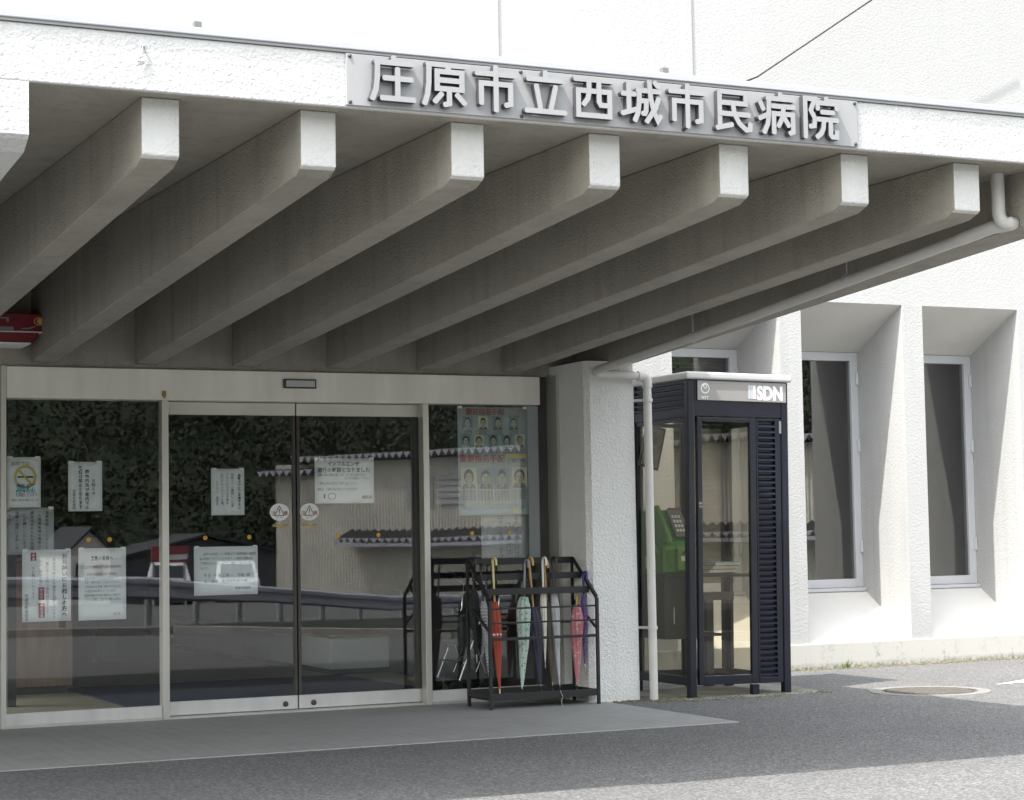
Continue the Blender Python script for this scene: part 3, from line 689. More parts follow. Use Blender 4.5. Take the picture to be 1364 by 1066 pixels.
t = notice('notice', 1.067 + LX, 1.503 + LX, 1.405, 1.717, PL, 'wide influenza notice with a two line bold heading on the right sliding door')
def f(mb):
    put_text(mb, 'インフルエンザ', LX + (1.160), 1.665, .036, y2, .02, fit=.235); put_text(mb, '流行の時期となりました', LX + (1.085), 1.622, .038, y2, .02, fit=.385)
ink(t, f, 'ink', 'heading')
def f(mb):
    put_text(mb, '入館時の手指の消毒をお願いします。', LX + (1.085), 1.594, .022, y2, .004, fit=.20); put_text(mb, '咳、発熱の症状がある方は', LX + (1.30), 1.594, .022, y2, fit=.14)
    put_text(mb, 'マスクを着用して下さい。', LX + (1.285), 1.571, .022, y2, fit=.185)
    put_text(mb, 'ご来院の際は受付にお申し出ください。', LX + (1.085), 1.535, .022, y2, fit=.30)
    put_text(mb, '面会は、ご家族の方に限らせていただきます。', LX + (1.085), 1.495, .022, y2, fit=.30)
    put_text(mb, '病院長', LX + (1.41), 1.437, .026, y2, .01)
    mb.disc((LX + 1.19, 1.455), .030, .022, y2, 16, .86); mb.rect(LX + 1.13, LX + 1.14, 1.44, 1.47, y2)
ink(t, f, 'inkgrey')

t = notice('notice', .208 + LX, .652 + LX, .798, 1.123, PL, 'wide notice of several text lines, low on the left sliding door')
def f(mb):
    for i, s_ in enumerate(('当院では平成二十一年度より入院患者様の面会を', '次の時間とさせていただきます。ご来院の皆様には', 'ご不便をおかけいたしますがご理解とご協力をお願い', 'いたします。')):
        put_text(mb, s_, LX + (.245 if i else .27), 1.065 - i * .031, .022, y2, .002, fit=(.37 if i < 3 else .06))
    put_text(mb, '平 日　午 後 三 時 ー', LX + (.275), .921, .026, y2, .004, fit=.20); put_text(mb, '午後八時', LX + (.51), .921, .026, y2, .004, fit=.085)
    put_text(mb, '土・日曜、祝日は午前十時', LX + (.275), .884, .022, y2, fit=.30); put_text(mb, '西城市民病院', LX + (.49), .835, .022, y2, .006, fit=.11)
ink(t, f, 'inkgrey')

t = notice('notice', -.915, -.603, .666, 1.125, PF, 'visitor notice with red boxed words and a bold vertical heading, lower left on the glass', m='paper2')
def f(mb):
    put_vtext(mb, 'お見舞いにお越しの方へ', -.645, 1.098, .036, y, .018, pitch=1.03)
ink(t, f, 'ink', 'heading')
def f(mb):
    put_vtext(mb, '感染症予防のため面会を制限しています', -.712, 1.07, .0205, y, .004); put_vtext(mb, '一度に多くの方の面会は', -.755, 1.07, .022, y, .002); put_vtext(mb, 'ご遠慮ください', -.755, .82, .018, y); put_vtext(mb, 'なお、面会の際には必ず', -.798, 1.06, .020, y); put_vtext(mb, 'をお願いいたします。', -.845, 1.02, .022, y); put_vtext(mb, '西城市民病院長', -.888, .845, .024, y, .004)
ink(t, f, 'inkgrey')
def f(mb):
    mb.rect(-.862, -.825, 1.055, 1.108, y + .0004); mb.rect(-.813, -.775, .805, .885, y + .0004); mb.rect(-.810, -.772, .690, .785, y + .0004)
ink(t, f, 'inkred', 'red_print')
def f(mb):
    put_vtext(mb, '手洗', -.8435, 1.100, .022, y, .004); put_vtext(mb, 'マスク', -.794, .878, .023, y, .004); put_vtext(mb, '手指消毒', -.791, .780, .021, y, .004)
ink(t, f, 'paper2', 'white_print')

t = notice('notice', -.555, -.243, .664, 1.128, PF, 'notice with a red line under its heading, lower right of the left fixed pane', m='paper2')
ink(t, lambda mb: put_text(mb, '来客の皆様へ', -.475, 1.052, .031, y, .012, fit=.145), 'ink', 'heading')
ink(t, lambda mb: (put_text(mb, 'ここよりお履物を必ずお取りかえ下さい', -.535, .998, .024, y, .01, fit=.26), put_text(mb, '新型感染症流行に伴い面会者の', -.50, .953, .019, y, .0, fit=.20)), 'inkred', 'red_print')
def f(mb):
    for i, s_ in enumerate(('面会を希望される方は必ず受付にて', '氏名・住所を記入の上お入り下さい。', '小学生以下のお子様、体調のすぐれない方', 'の面会はお断りしています。', '面会時間は午後三時から八時まで', 'どうぞご理解とご協力をお願いします。')):
        put_text(mb, s_, -.515, .927 - i * .0275, .019, y, fit=(.235 if i % 3 else .21))
    put_text(mb, '院 長', -.325, .692, .020, y)
ink(t, f, 'inkgrey')

t = notice('notice', -1.034 + .016, -.70, 1.095, 1.396, PF + .055, 'greyed sheet of vertical text partly hidden behind the no smoking notice', m='paper3')
def f(mb):
    for i, s_ in enumerate(('面会時間についてのお願い', '入院患者様の療養のため', '面会は定められた時間内', 'にお願いいたします', '病棟の詰所にお申し出', '下さい')):
        put_vtext(mb, s_, -.745 - i * .048, 1.375 - (i % 2) * .02, .0235, y + .055, .004)
ink(t, f)

t = notice('notice', 2.335, 2.712, .965, 1.325, PF + .05, 'grey sheet with large vertical characters behind the right pane, under the poster', m='paper3')
def f(mb):
    put_vtext(mb, '館内でのタバコは', 2.61, 1.315, .044, y + .05, .004, pitch=1.0); put_vtext(mb, 'ゴミタバコ', 2.545, 1.26, .044, y + .05, .004, pitch=1.1); put_vtext(mb, 'はすてないで下さい', 2.485, 1.315, .042, y + .05, .004, pitch=.95)
ink(t, f, 'inkgrey')

# poster of faces
M['poster'] = mat('faded green poster', (0.40, 0.445, 0.435), 0.7, var=0.15, vscale=9)
t = notice('poster', 2.139, 2.690, 1.308, 2.080, PF, 'tall faded green poster of rows of portrait photos behind the right pane', 'poster', m='poster', group=None)
skin2 = mat('print skin pale', (0.56, 0.55, 0.47), .8, var=.2, vscale=20); skin = mat('print skin', (0.50, 0.46, 0.34), .8, var=.2, vscale=20); hair = mat('print hair', (0.05, 0.06, 0.07), .8); bluebg = mat('print blue', (0.24, 0.35, 0.39), .8, var=.15, vscale=15); creambg = mat('print cream', (0.62, 0.60, 0.42), .8, var=.1, vscale=15); cyan = mat('print cyan', (0.34, 0.50, 0.56), .8, var=.15, vscale=10)
faces = []
W_ = .535
for k, u in enumerate((.13, .36, .58, .82)): faces.append((2.145 + W_ * u, 1.965, .040, k))
for k, u in enumerate((.10, .30, .50, .70, .90)): faces.append((2.145 + W_ * u, 1.835, .040, k + 3))
for k, u in enumerate((.14, .385, .63, .88)): faces.append((2.145 + W_ * u, 1.570, .062, k + 1))
bgb, bgc, sk, hr, bd, tx, fe, sk2, bd2 = [MB() for _ in range(9)]
prng = random.Random(21); SKA, BDA = sk, bd
for (fx, fz, s_, k) in faces:
    sk, bd = (sk2, bd2) if prng.random() < .45 else (SKA, BDA); fx += prng.uniform(-.1, .1) * s_; fz += prng.uniform(-.08, .08) * s_
    (bgc if k % 3 == 1 else bgb).rect(fx - s_ * .98, fx + s_ * .98, fz - s_ * 1.15, fz + s_ * 1.25, y + .0008)
    bd.add([(fx - s_ * .9, y + .0004, fz - s_ * 1.14), (fx + s_ * .9, y + .0004, fz - s_ * 1.14), (fx + s_ * .6, y + .0004, fz - s_ * .62), (fx - s_ * .6, y + .0004, fz - s_ * .62)], [(0, 1, 2, 3)])
    hr.disc((fx, fz + s_ * .22), s_ * prng.uniform(.52, .68), s_ * prng.uniform(.74, .92), y, 18)
    sk.disc((fx + s_ * .02 * (k % 3 - 1), fz), s_ * prng.uniform(.42, .52), s_ * prng.uniform(.60, .72), y - .0004, 18); sk.rect(fx - s_ * .2, fx + s_ * .2, fz - s_ * .95, fz - s_ * .5, y - .0004)
    for sg in (-1, 1): fe.rect(fx + sg * s_ * .22 - s_ * .11, fx + sg * s_ * .22 + s_ * .11, fz + s_ * .10, fz + s_ * .17, y - .0008); fe.rect(fx + sg * s_ * .22 - s_ * .13, fx + sg * s_ * .22 + s_ * .13, fz + s_ * .24, fz + s_ * .28, y - .0008)
    fe.rect(fx - s_ * .14, fx + s_ * .14, fz - s_ * .36, fz - s_ * .31, y - .0008); fe.rect(fx - s_ * .03, fx + s_ * .05, fz - s_ * .16, fz - s_ * .02, y - .0008)
    put_text(tx, '氏名不詳'[:4], fx - s_ * .8, fz - s_ * 1.62, s_ * .36, y, .01, fit=s_ * 1.6)
    for q in range(2 if s_ < .05 else 3): put_text(tx, '年齢身長特徴', fx - s_ * .85, fz - s_ * (1.9 + .27 * q), s_ * .22, y, 0, fit=s_ * 1.7)
bgb.build('ground_print', bluebg, t); bgc.build('ground_print', creambg, t); sk2.build('face_print', skin2, t); SKA.build('face_print', skin, t); bd2.build('shoulder_print', M['paper3'], t); bd = BDA; hr.build('hair_print', hair, t); bd.build('shoulder_print', M['inkgrey'], t); fe.build('feature_print', M['inkgrey'], t); tx.build('print', M['inkgrey'], t)
mb = MB(); put_text(mb, '重要指名手配', 2.205, 2.028, .050, y, .02, fit=.30); put_text(mb, '重要指名手配', 2.150, 1.690, .058, y, .025, fit=.355); mb.build('red_print', M['inkred'], t)
mb = MB(); mb.rect(2.155, 2.665, 1.318, 1.352, y + .0004); mb.build('blue_band', cyan, t)
mb = MB(); mb.rect(2.52, 2.672, 1.715, 1.745, y + .0004); mb.rect(2.56, 2.63, 1.325, 1.345, y); mb.build('yellow_print', M['inkyellow'], t)
mb = MB(); put_text(mb, 'ご協力を', 2.525, 1.688, .03, y, .006, fit=.14); mb.build('print', M['ink'], t)
mb = MB(); mb.box(2.690, 2.7725, .009, .018, .97, 2.09)
tag(mb.build('board_strip', M['paper3'], loc=(2.73, .013, .97)), 'pale vertical strip at the right edge of the right pane, beside the poster', 'strip')

# oval door stickers and their gold labels, orange dots
for cx, side, lab in ((.835, 'left', 'white oval warning sticker with red characters on the left sliding door'), (1.05, 'right', 'white oval warning sticker with red characters on the right sliding door')):
    ys = GY - .0016
    t = thing('oval_sticker', lab, 'sticker', (cx, ys, 1.29), 'oval warning stickers on the sliding doors')
    mb = MB(); mb.prism([(cx + .069 * math.cos(2 * PI * k / 28), 1.349 + .059 * math.sin(2 * PI * k / 28)) for k in range(28)], ys, ys + .0012, 'y'); mb.build('backing', M['white'], t)
    mb = MB(); put_text(mb, '注', cx - .060, 1.328, .034, ys - .0006, .02); put_text(mb, '意', cx + .028, 1.328, .034, ys - .0006, .02); mb.build('red_print', M['inkred'], t)
    mb = MB()
    a, b_, c_ = (cx, 1.392), (cx - .034, 1.325), (cx + .034, 1.325)
    for p, q in ((a, b_), (b_, c_), (c_, a)): mb.bar((p[0], ys - .0006, p[1]), (q[0], ys - .0006, q[1]), .0004, .005)
    mb.rect(cx - .003, cx + .003, 1.345, 1.372, ys - .0007); mb.rect(cx - .003, cx + .003, 1.333, 1.339, ys - .0007); put_text(mb, 'ドア', cx - .02, 1.303, .018, ys - .0006, .0, fit=.04); mb.build('triangle', M['ink'], t)
    mb = MB(); mb.box(cx - .050, cx + .052, ys, ys + .0012, 1.250, 1.268); g_ = tag(mb.build('gold_label', M['gold'], loc=(cx, ys, 1.25)), f'narrow gold label stuck below the oval sticker on the {side} sliding door', 'sticker', 'gold labels on the sliding doors')
    mb = MB(); put_text(mb, '←自動→', cx - .045, 1.2525, .016, ys - .0006, .01, fit=.09); mb.build('print', M['inkyellow'], g_)
dots = [(-.492, PF - .0125, 'on the left fixed pane, nearer the jamb'), (-.354, PF - .0125, 'on the left fixed pane, nearer the mullion'), (.313, GY - .0014, 'on the left sliding door, left of its pair'), (.620, GY - .0014, 'on the left sliding door, right of its pair'), (1.258, GY - .0014, 'on the right sliding door, left of its pair'), (1.557, GY - .0014, 'on the right sliding door, right of its pair'), (2.235, -.0014, 'on the right fixed pane, left of its pair'), (2.525, -.0014, 'on the right fixed pane, right of its pair')]
for x, yy, lab in dots:
    yy = yy if yy < 0.0 or yy > .02 else -.0014
    mb = MB(); mb.prism([(x + .015 * math.cos(2 * PI * k / 18), 1.183 + .015 * math.sin(2 * PI * k / 18)) for k in range(18)], yy, yy + .001, 'y')
    tag(mb.build('dot_sticker', M['orange'], loc=(x, yy, 1.166)), 'small round orange sticker ' + lab, 'sticker', 'orange dot stickers on the glass')

# ------------------------------------------------------------------ lobby furniture behind the glass
mb = MB(); mb.box(.02, 2.35, .55, 3.0, .005, .014); tag(mb.build('entrance_mat', M['mat'], loc=(1.2, 1.8, .005)), 'dark navy mat on the lobby floor behind the sliding doors', 'mat')
RC = thing('reception_cabinet', 'brown wood cabinet standing at the left inside the glass', 'cabinet', (-1.0, 2.6, .005))
mb = MB(); mb.box(-1.58, .0, 2.62, 3.25, .06, 1.02); mb.build('carcass', M['brown'], RC, bevel=.006)
mb = MB(); mb.box(-1.58, -.03, 2.66, 3.25, .005, .0595); mb.build('toe_kick', M['darkmetal'], RC)
mb = MB(); mb.box(-1.58, .03, 2.58, 3.28, 1.0205, 1.06); mb.build('top', M['woodtop'], RC, bevel=.004)
mb = MB(); mb.box(-.82, -.815, 2.612, 2.6195, .08, 1.0); mb.box(-.77, -.755, 2.60, 2.6195, .60, .75); mb.build('door_edge', M['darkmetal'], RC)
CT = thing('lobby_counter', 'low pale green counter with a brown top inside the right sliding door', 'counter', (2.6, 3.1, .005))
mb = MB(); mb.box(2.30, 2.83, 3.1, 8.0, .05, .315); mb.build('body', M['counter'], CT, bevel=.006)
mb = MB(); mb.box(2.27, 2.838, 3.06, 8.0, .3155, .345); mb.build('top', M['woodtop'], CT, bevel=.005)
mb = MB(); mb.box(2.33, 2.83, 3.14, 8.0, .005, .0495); mb.build('toe_kick', M['darkmetal'], CT)

def walker(x, y, lab, sc=1.0):
    t = thing('walking_frame', lab, 'walking frame', (x, y, .005), 'wheeled walking frames inside the right pane')
    B = lambda a: (x + a[0] * sc, y + a[1] * sc, .005 + a[2] * sc)
    for s_ in (-1, 1):
        mb = MB(); mb.tube([B(q) for q in ((-.10, s_ * .2, .06), (.05, s_ * .2, .42), (.13, s_ * .2, .62), (.15, s_ * .2, .80), (.05, s_ * .2, .86))], .011, 8); mb.build('side_tube', M['chrome'], t)
        mb = MB(); mb.tube([B(q) for q in ((.16, s_ * .2, .09), (.02, s_ * .2, .48))], .010, 8); mb.build('side_tube', M['chrome'], t)
        for wx, wr in ((-.10, .06), (.17, .085)):
            T = Matrix.Translation(B((wx, s_ * .2, wr))) @ Matrix.Rotation(R(90), 4, 'X')
            mb = MB(); mb.lathe([(wr * .55, -.012), (wr * .92, -.016), (wr, -.008), (wr, .008), (wr * .92, .016), (wr * .55, .012)], 22, T); wh = mb.build('wheel', M['rubber'], t)
            mb = MB(); mb.lathe([(wr * .54, -.010), (wr * .54, .010)], 18, T); mb.build('hub', M['greyplastic'], wh)
        mb = MB(); mb.tube([B((.06, s_ * .2, .86)), B((-.05, s_ * .2, .87))], .016, 8); mb.build('grip', M['rubber'], t)
    mb = MB(); mb.tube([B((.06, -.2, .50)), B((.06, .2, .50))], .009, 8); mb.build('cross_tube', M['chrome'], t); mb = MB(); mb.tube([B((-.04, -.2, .24)), B((-.04, .2, .24))], .009, 8); mb.build('cross_tube', M['chrome'], t); mb = MB(); mb.tube([B((.15, -.2, .8)), B((.15, .2, .8))], .009, 8); mb.build('cross_tube', M['chrome'], t)
    mb = MB(); mb.box(x - .05 * sc, x + .16 * sc, y - .18 * sc, y + .18 * sc, .005 + .36 * sc, .005 + .60 * sc); mb.build('bag', M['cabinet'], t, bevel=.02)
walker(2.38, .62, 'chrome walking frame with dark bag just inside the right pane, left of the umbrella rack')
walker(2.70, 1.05, 'chrome walking frame behind the umbrella rack, deeper inside the right pane')

# ------------------------------------------------------------------ umbrella rack
RK = thing('umbrella_rack', 'dark grey steel umbrella rack with sloping sides in front of the right pane', 'umbrella rack', (2.45, -.49, 0))
xl, xr = 2.055, 2.868; yb_, yf = -.305, -.665
for x in (xl, xr):
    mb = MB(); s_ = .022
    mb.bar((x, yb_, 0.0), (x, yb_, .995), s_, s_); mb.build('rear_leg', M['rack'], RK, bevel=.003)
    mb = MB(); mb.bar((x, yf, 0.0), (x, yf, .728), s_, s_); mb.build('front_leg', M['rack'], RK, bevel=.003)
    mb = MB(); mb.bar((x, yb_ - .012, .995), (x, yf + .004, .733), s_, s_); mb.build('sloping_rail', M['rack'], RK, bevel=.003)
    mb = MB(); mb.bar((x, yb_ - .012, .70), (x, yf + .012, .52), .016, .016); mb.build('side_brace', M['rack'], RK, bevel=.003)
    mb = MB(); mb.bar((x, yb_ - .012, .085), (x, yf + .012, .085), .016, .03); mb.build('base_rail', M['rack'], RK, bevel=.003)
for (y, z, w, h) in ((-.31, .985, .018, .045), (-.43, .880, .018, .045), (-.55, .782, .018, .045), (-.665, .672, .012, .012), (-.665, .575, .012, .012), (-.665, .468, .014, .020), (-.31, .55, .012, .012)):
    mb = MB(); mb.bar((xl, y, z), (xr, y, z), w, h); mb.build('cross_bar', M['rack'], RK, bevel=.002)
for k in range(1, 5):
    x = xl + (xr - xl) * k / 5
    pass
mb = MB(); mb.box(xl, xr, yf, yb_, .058, .064); mb.box(xl, xr, yf - .006, yf + .004, .058, .105); mb.box(xl, xr, yb_ - .004, yb_ + .006, .058, .115); mb.build('drip_tray', M['rack'], RK, bevel=.002)
mb = MB(); mb.tube([(2.57, -.672, .105), (2.585, -.68, .06), (2.575, -.675, .03), (2.58, -.68, .005)], .003, 6); mb.build('string', M['blind'], RK)

def fabric_mat(name, c1, c2=None, kind=None, sc=60):
    m, nt, out = new_mat(name)
    b = N(nt, 'ShaderNodeBsdfPrincipled', Roughness=0.75); nt.links.new(b.outputs[0], out.inputs[0])
    b.inputs['Base Color'].default_value = (*c1, 1)
    if c2:
        tc = N(nt, 'ShaderNodeTexCoord')
        if kind == 'check':
            ck = N(nt, 'ShaderNodeTexChecker', Scale=sc); ck.inputs[1].default_value = (*c1, 1); ck.inputs[2].default_value = (*c2, 1)
            nt.links.new(tc.outputs['Object'], ck.inputs[0]); nt.links.new(ck.outputs[0], b.inputs['Base Color'])
        else:
            v = N(nt, 'ShaderNodeTexVoronoi', Scale=sc); nt.links.new(tc.outputs['Object'], v.inputs['Vector'])
            nt.links.new(mix_col(nt, ramp(nt, v.outputs['Distance'], .25, .35), c2, c1), b.inputs['Base Color'])
    return m
wood = mat('amber wood handle', (.45, .28, .10), .4); yel = mat('yellow handle', (.62, .52, .22), .4); wh_ = mat('white handle', (.7, .7, .66), .4); blk = mat('black handle', (.02, .02, .022), .4); blu = mat('blue handle', (.03, .05, .20), .4); gry = mat('grey handle', (.22, .22, .24), .4)
def umbrella(label, x, xt, y, yt, ztop, zf, zbot, rad, fm, hm, hook=True, tipc=None, belly=.25, hookdir=1):
    t = thing('umbrella', label, 'umbrella', (x, y, zbot), 'umbrellas standing in the rack')
    top = Vector((xt, yt, ztop)); bot = Vector((x, y, zbot)); ax = (top - bot); L = ax.length; d = ax.normalized()
    q = Vector((0, 0, 1)).rotation_difference(d).to_matrix().to_4x4(); T = Matrix.Translation(bot) @ q
    f0 = (zf - zbot) / (ztop - zbot) * L; tip = .055
    prof = []; nn = 14
    for i in range(nn + 1):
        u = i / nn
        r = rad * (0.16 + .84 * min(1, u / (1 - belly)) ** .9) if u < 1 - belly else rad * (1 - .45 * ((u - (1 - belly)) / belly) ** 2)
        prof.append((r, tip + (f0 - tip) * u))
    ph = x * 37
    mb = MB(); mb.lathe(prof, 40, T, mod=lambda a, j, z: 1 + .34 * abs(math.sin(4 * a + ph + z * 5.0)) - .17 + .09 * math.sin(a + ph + 11 * z) + .05 * math.sin(3 * a + 31 * z + ph)); mb.build('canopy', fm, t)
    mb = MB(); zb2 = tip + (f0 - tip) * .62; mb.lathe([(rad * .98, zb2 - .006), (rad * 1.02, zb2), (rad * .98, zb2 + .006)], 20, T); mb.build('strap', fm if hm is not yel else wh_, t)
    mb = MB(); mb.lathe([(.003, 0), (.005, .004), (.0055, tip + .01)], 10, T); mb.build('tip', tipc or M['chrome'], t)
    mb = MB()
    hl = min(.10, max(.03, (L - f0) * .6))
    pts = [T @ Vector((0, 0, f0 - .01)), T @ Vector((0, 0, L - .028))]
    if hook:
        hr_ = .028
        for k in range(1, 9):
            a = PI * k / 8
            pts.append(T @ Vector((0, -hookdir * (hr_ - hr_ * math.cos(a)), L - .028 + hr_ * math.sin(a))))
        pts.append(T @ Vector((0, -hookdir * 2 * hr_, L - .055)))
    else: pts.append(T @ Vector((0, 0, L)))
    mb.tube(pts, [.0065] + [.0085] * (len(pts) - 1), 10); mb.build('handle', hm, t)
U = umbrella
U('black umbrella with a black hook, leftmost in the rack', 2.075, 2.075, -.40, -.345, 1.015, .80, .30, .034, fabric_mat('black fabric', (.015, .015, .018)), blk)
U('black and white checked umbrella at the left end of the rack', 2.125, 2.085, -.52, -.455, .97, .72, .095, .026, fabric_mat('check fabric', (.03, .03, .035), (.50, .50, .52), 'check', 95), blk)
U('red orange umbrella with a yellow handle', 2.170, 2.178, -.56, -.455, 1.01, .715, .072, .034, fabric_mat('red fabric', (.33, .055, .03)), yel, tipc=yel)
U('mint green floral umbrella, widest in the rack', 2.345, 2.425, -.54, -.455, .99, .74, .085, .046, fabric_mat('mint fabric', (.42, .52, .46), (.16, .27, .20), 'dots', 42), gry, belly=.2)
U('dark navy umbrella with an amber hooked handle', 2.500, 2.455, -.52, -.455, 1.005, .66, .085, .040, fabric_mat('navy fabric', (.035, .035, .065)), wood)
U('short cream umbrella with a white hook', 2.545, 2.560, -.50, -.455, 1.005, .80, .245, .021, fabric_mat('cream fabric', (.68, .66, .58)), wh_)
U('dark olive brown umbrella between the cream and silver ones', 2.600, 2.585, -.50, -.43, .985, .71, .085, .026, fabric_mat('olive fabric', (.085, .075, .05)), wood)
U('silver grey umbrella with a black hook', 2.640, 2.635, -.53, -.455, 1.005, .775, .085, .027, fabric_mat('silver fabric', (.42, .43, .46)), blk)
U('pink umbrella with a straight wooden handle', 2.762, 2.800, -.55, -.50, .80, .665, .082, .040, fabric_mat('pink fabric', (.46, .17, .19), (.56, .32, .33), 'dots', 30), wood, hook=False)
U('purple patterned umbrella with a blue hook, rightmost in the rack', 2.832, 2.852, -.54, -.50, .90, .74, .20, .022, fabric_mat('purple fabric', (.09, .05, .17), (.28, .17, .32), 'dots', 70), blu)

# ------------------------------------------------------------------ telephone booth
PB = thing('telephone_booth', 'dark navy glass telephone booth with white roof and grey sign, right of the column', 'phone booth', (3.6, -.66, 0))
BW, BD = .845, .84; bx, by = 3.6, -.66
def L(x0, x1, y0, y1, z0, z1): return (bx + x0, bx + x1, by + y0, by + y1, z0, z1)
for (x, y) in ((0, 0), (BW - .058, 0), (0, BD - .058), (BW - .058, BD - .058)):
    mb = MB(); mb.box(*L(x, x + .058, y, y + .058, -.01, 2.2515)); mb.build('corner_post', M['navy'], PB, bevel=.008)
mb = MB(); mb.box(*L(.522, .575, .006, .05, -.01, .078)); mb.build('foot', M['navy'], PB)
# roof
mb = MB(); mb.box(*L(-.022, BW + .022, -.028, BD + .022, 2.252, 2.306)); mb.build('roof', M['cap'], PB, bevel=.016, seg=4)
# head rails
mb = MB(); mb.box(*L(.059, BW - .059, .004, .05, 1.992, 2.2515)); mb.build('head_rail', M['navy'], PB, bevel=.003)
mb = MB(); mb.box(*L(.078, BW - .020, -.008, -.0005, 2.104, 2.246)); sgn = mb.build('sign_panel', M['boothsign'], PB, bevel=.003)
mb = MB(); ysg = by - .0095
lx = bx + .140; lz = 2.190
mb.disc((lx, lz), .036, .038, ysg, 30, .80); mb.disc((lx + .001, lz + .013), .0155, .0165, ysg - .0002, 20, .62)
mb.add([(lx - .026, ysg - .0001, lz + .028), (lx - .014, ysg - .0001, lz + .036), (lx - .010, ysg - .0001, lz + .018), (lx - .016, ysg - .0001, lz + .012)], [(0, 3, 2, 1)])
put_text(mb, 'NTT', lx - .029, 2.115, .026, ysg, .03, fit=.058); mb.build('logo', M['white'], sgn)
mb = MB(); put_text(mb, 'SDN', bx + .572, 2.124, .132, ysg, .055, fit=.222, res=4); mb.rect(bx + .540, bx + .564, 2.126, 2.222, ysg); mb.build('lettering', M['white'], sgn)
mb = MB(); mb.rect(bx + .500, bx + .520, 2.124, 2.224, ysg); mb.rect(bx + .522, bx + .538, 2.125, 2.223, ysg); mb.build('lettering', M['signgrey'], sgn)
# side heads with louvres
for xx0, xx1 in ((.004, .03), (BW - .03, BW - .004)):
    mb = MB()
    for k in range(5):
        z = 2.055 + k * .038
        mb.quadbox([(bx + xx0 - .004, by + .06, z), (bx + xx1, by + .06, z + .01), (bx + xx1, by + BD - .06, z + .01), (bx + xx0 - .004, by + BD - .06, z)], [(bx + xx0 - .004, by + .06, z + .012), (bx + xx1, by + .06, z + .03), (bx + xx1, by + BD - .06, z + .03), (bx + xx0 - .004, by + BD - .06, z + .012)])
    mb.box(bx + (xx0 + xx1) / 2, bx + (xx0 + xx1) / 2 + .006, by + .059, by + BD - .059, 2.03, 2.251); mb.box(bx + xx0, bx + xx1, by + .059, by + BD - .059, 1.985, 2.048)
    mb.build('vent_louvre', M['navylou'], PB)
mb = MB(); mb.box(*L(.059, BW - .059, BD - .05, BD - .004, 1.99, 2.251)); mb.build('head_rail', M['navy'], PB)
# side and back panels
def panel(name, a0, a1, fixed_, axis):
    mb = MB()
    q = (lambda u0, u1, v0, v1, z0, z1: mb.box(*L(v0, v1, u0, u1, z0, z1))) if axis == 'y' else (lambda u0, u1, v0, v1, z0, z1: mb.box(*L(u0, u1, v0, v1, z0, z1)))
    q(a0, a1, fixed_, fixed_ + .03, .082, .145); q(a0, a1, fixed_, fixed_ + .03, 1.955, 1.984)
    q(a0, a0 + .022, fixed_ + .001, fixed_ + .029, .1455, 1.9545); q(a1 - .022, a1, fixed_ + .001, fixed_ + .029, .1455, 1.9545)
    o = mb.build(name, M['navy'], PB, bevel=.002)
    mb = MB(); q = (lambda u0, u1, v0, v1, z0, z1: mb.box(*L(v0, v1, u0, u1, z0, z1))) if axis == 'y' else (lambda u0, u1, v0, v1, z0, z1: mb.box(*L(u0, u1, v0, v1, z0, z1)))
    q(a0 + .0225, a1 - .0225, fixed_ + .012, fixed_ + .018, .1457, 1.9543); mb.build('pane', M['boothglass'], o)
panel('side_panel', .059, BD - .059, .012, 'y'); panel('side_panel', .059, BD - .059, BW - .042, 'y'); panel('back_panel', .059, BW - .059, BD - .042, 'x')
mb = MB(); mb.box(*L(.395, .445, BD - .06, BD - .043, .146, 1.954)); mb.build('back_stile', M['navy'], PB)
# folding door
mb = MB(); D0 = .008
mb.box(*L(.080, .121, D0, D0 + .034, .085, 1.985)); mb.box(*L(.1215, .520, D0, D0 + .034, .085, .150)); mb.box(*L(.1215, .520, D0, D0 + .034, 1.955, 1.985)); mb.box(*L(.5205, .572, D0, D0 + .034, .085, 1.985))
door = mb.build('door', M['navy'], PB, bevel=.004)
mb = MB(); mb.box(*L(.122, .5195, D0 + .014, D0 + .020, .1505, 1.9545)); mb.build('pane', M['boothglass'], door)
mb = MB(); mb.box(*L(.085, .116, D0 - .004, D0 - .0005, 1.33, 1.385)); pp = mb.build('push_plate', M['cabinet'], door)
mb = MB(); put_text(mb, '押す', bx + .087, 1.362, .016, by + D0 - .0048, .01, fit=.028); put_text(mb, 'PUSH', bx + .087, 1.342, .012, by + D0 - .0048, .01, fit=.028); mb.build('print', M['signgrey'], pp)
mb = MB(); mb.box(*L(.575, .588, D0, D0 + .034, .085, 1.985)); mb.box(*L(.734, .784, D0, D0 + .034, .085, 1.985)); mb.box(*L(.5885, .7335, D0, D0 + .034, .085, .128)); mb.box(*L(.5885, .7335, D0, D0 + .034, 1.968, 1.985)); mb.box(*L(.5885, .7335, D0 + .026, D0 + .032, .1285, 1.9675))
lf_ = mb.build('louvre_panel', M['navy'], PB, bevel=.003)
mb = MB()
for k in range(45):
    z = .140 + k * .0405
    mb.quadbox([(bx + .590, by + D0 - .002, z), (bx + .732, by + D0 - .002, z), (bx + .732, by + D0 + .025, z + .018), (bx + .590, by + D0 + .025, z + .018)], [(bx + .590, by + D0 - .002, z + .007), (bx + .732, by + D0 - .002, z + .007), (bx + .732, by + D0 + .025, z + .026), (bx + .590, by + D0 + .025, z + .026)])
mb.build('slats', M['navylou'], lf_)
mb = MB(); mb.box(*L(.770, .782, D0 - .012, D0 - .001, 1.88, 1.97)); mb.build('hinge', M['greyplastic'], lf_)
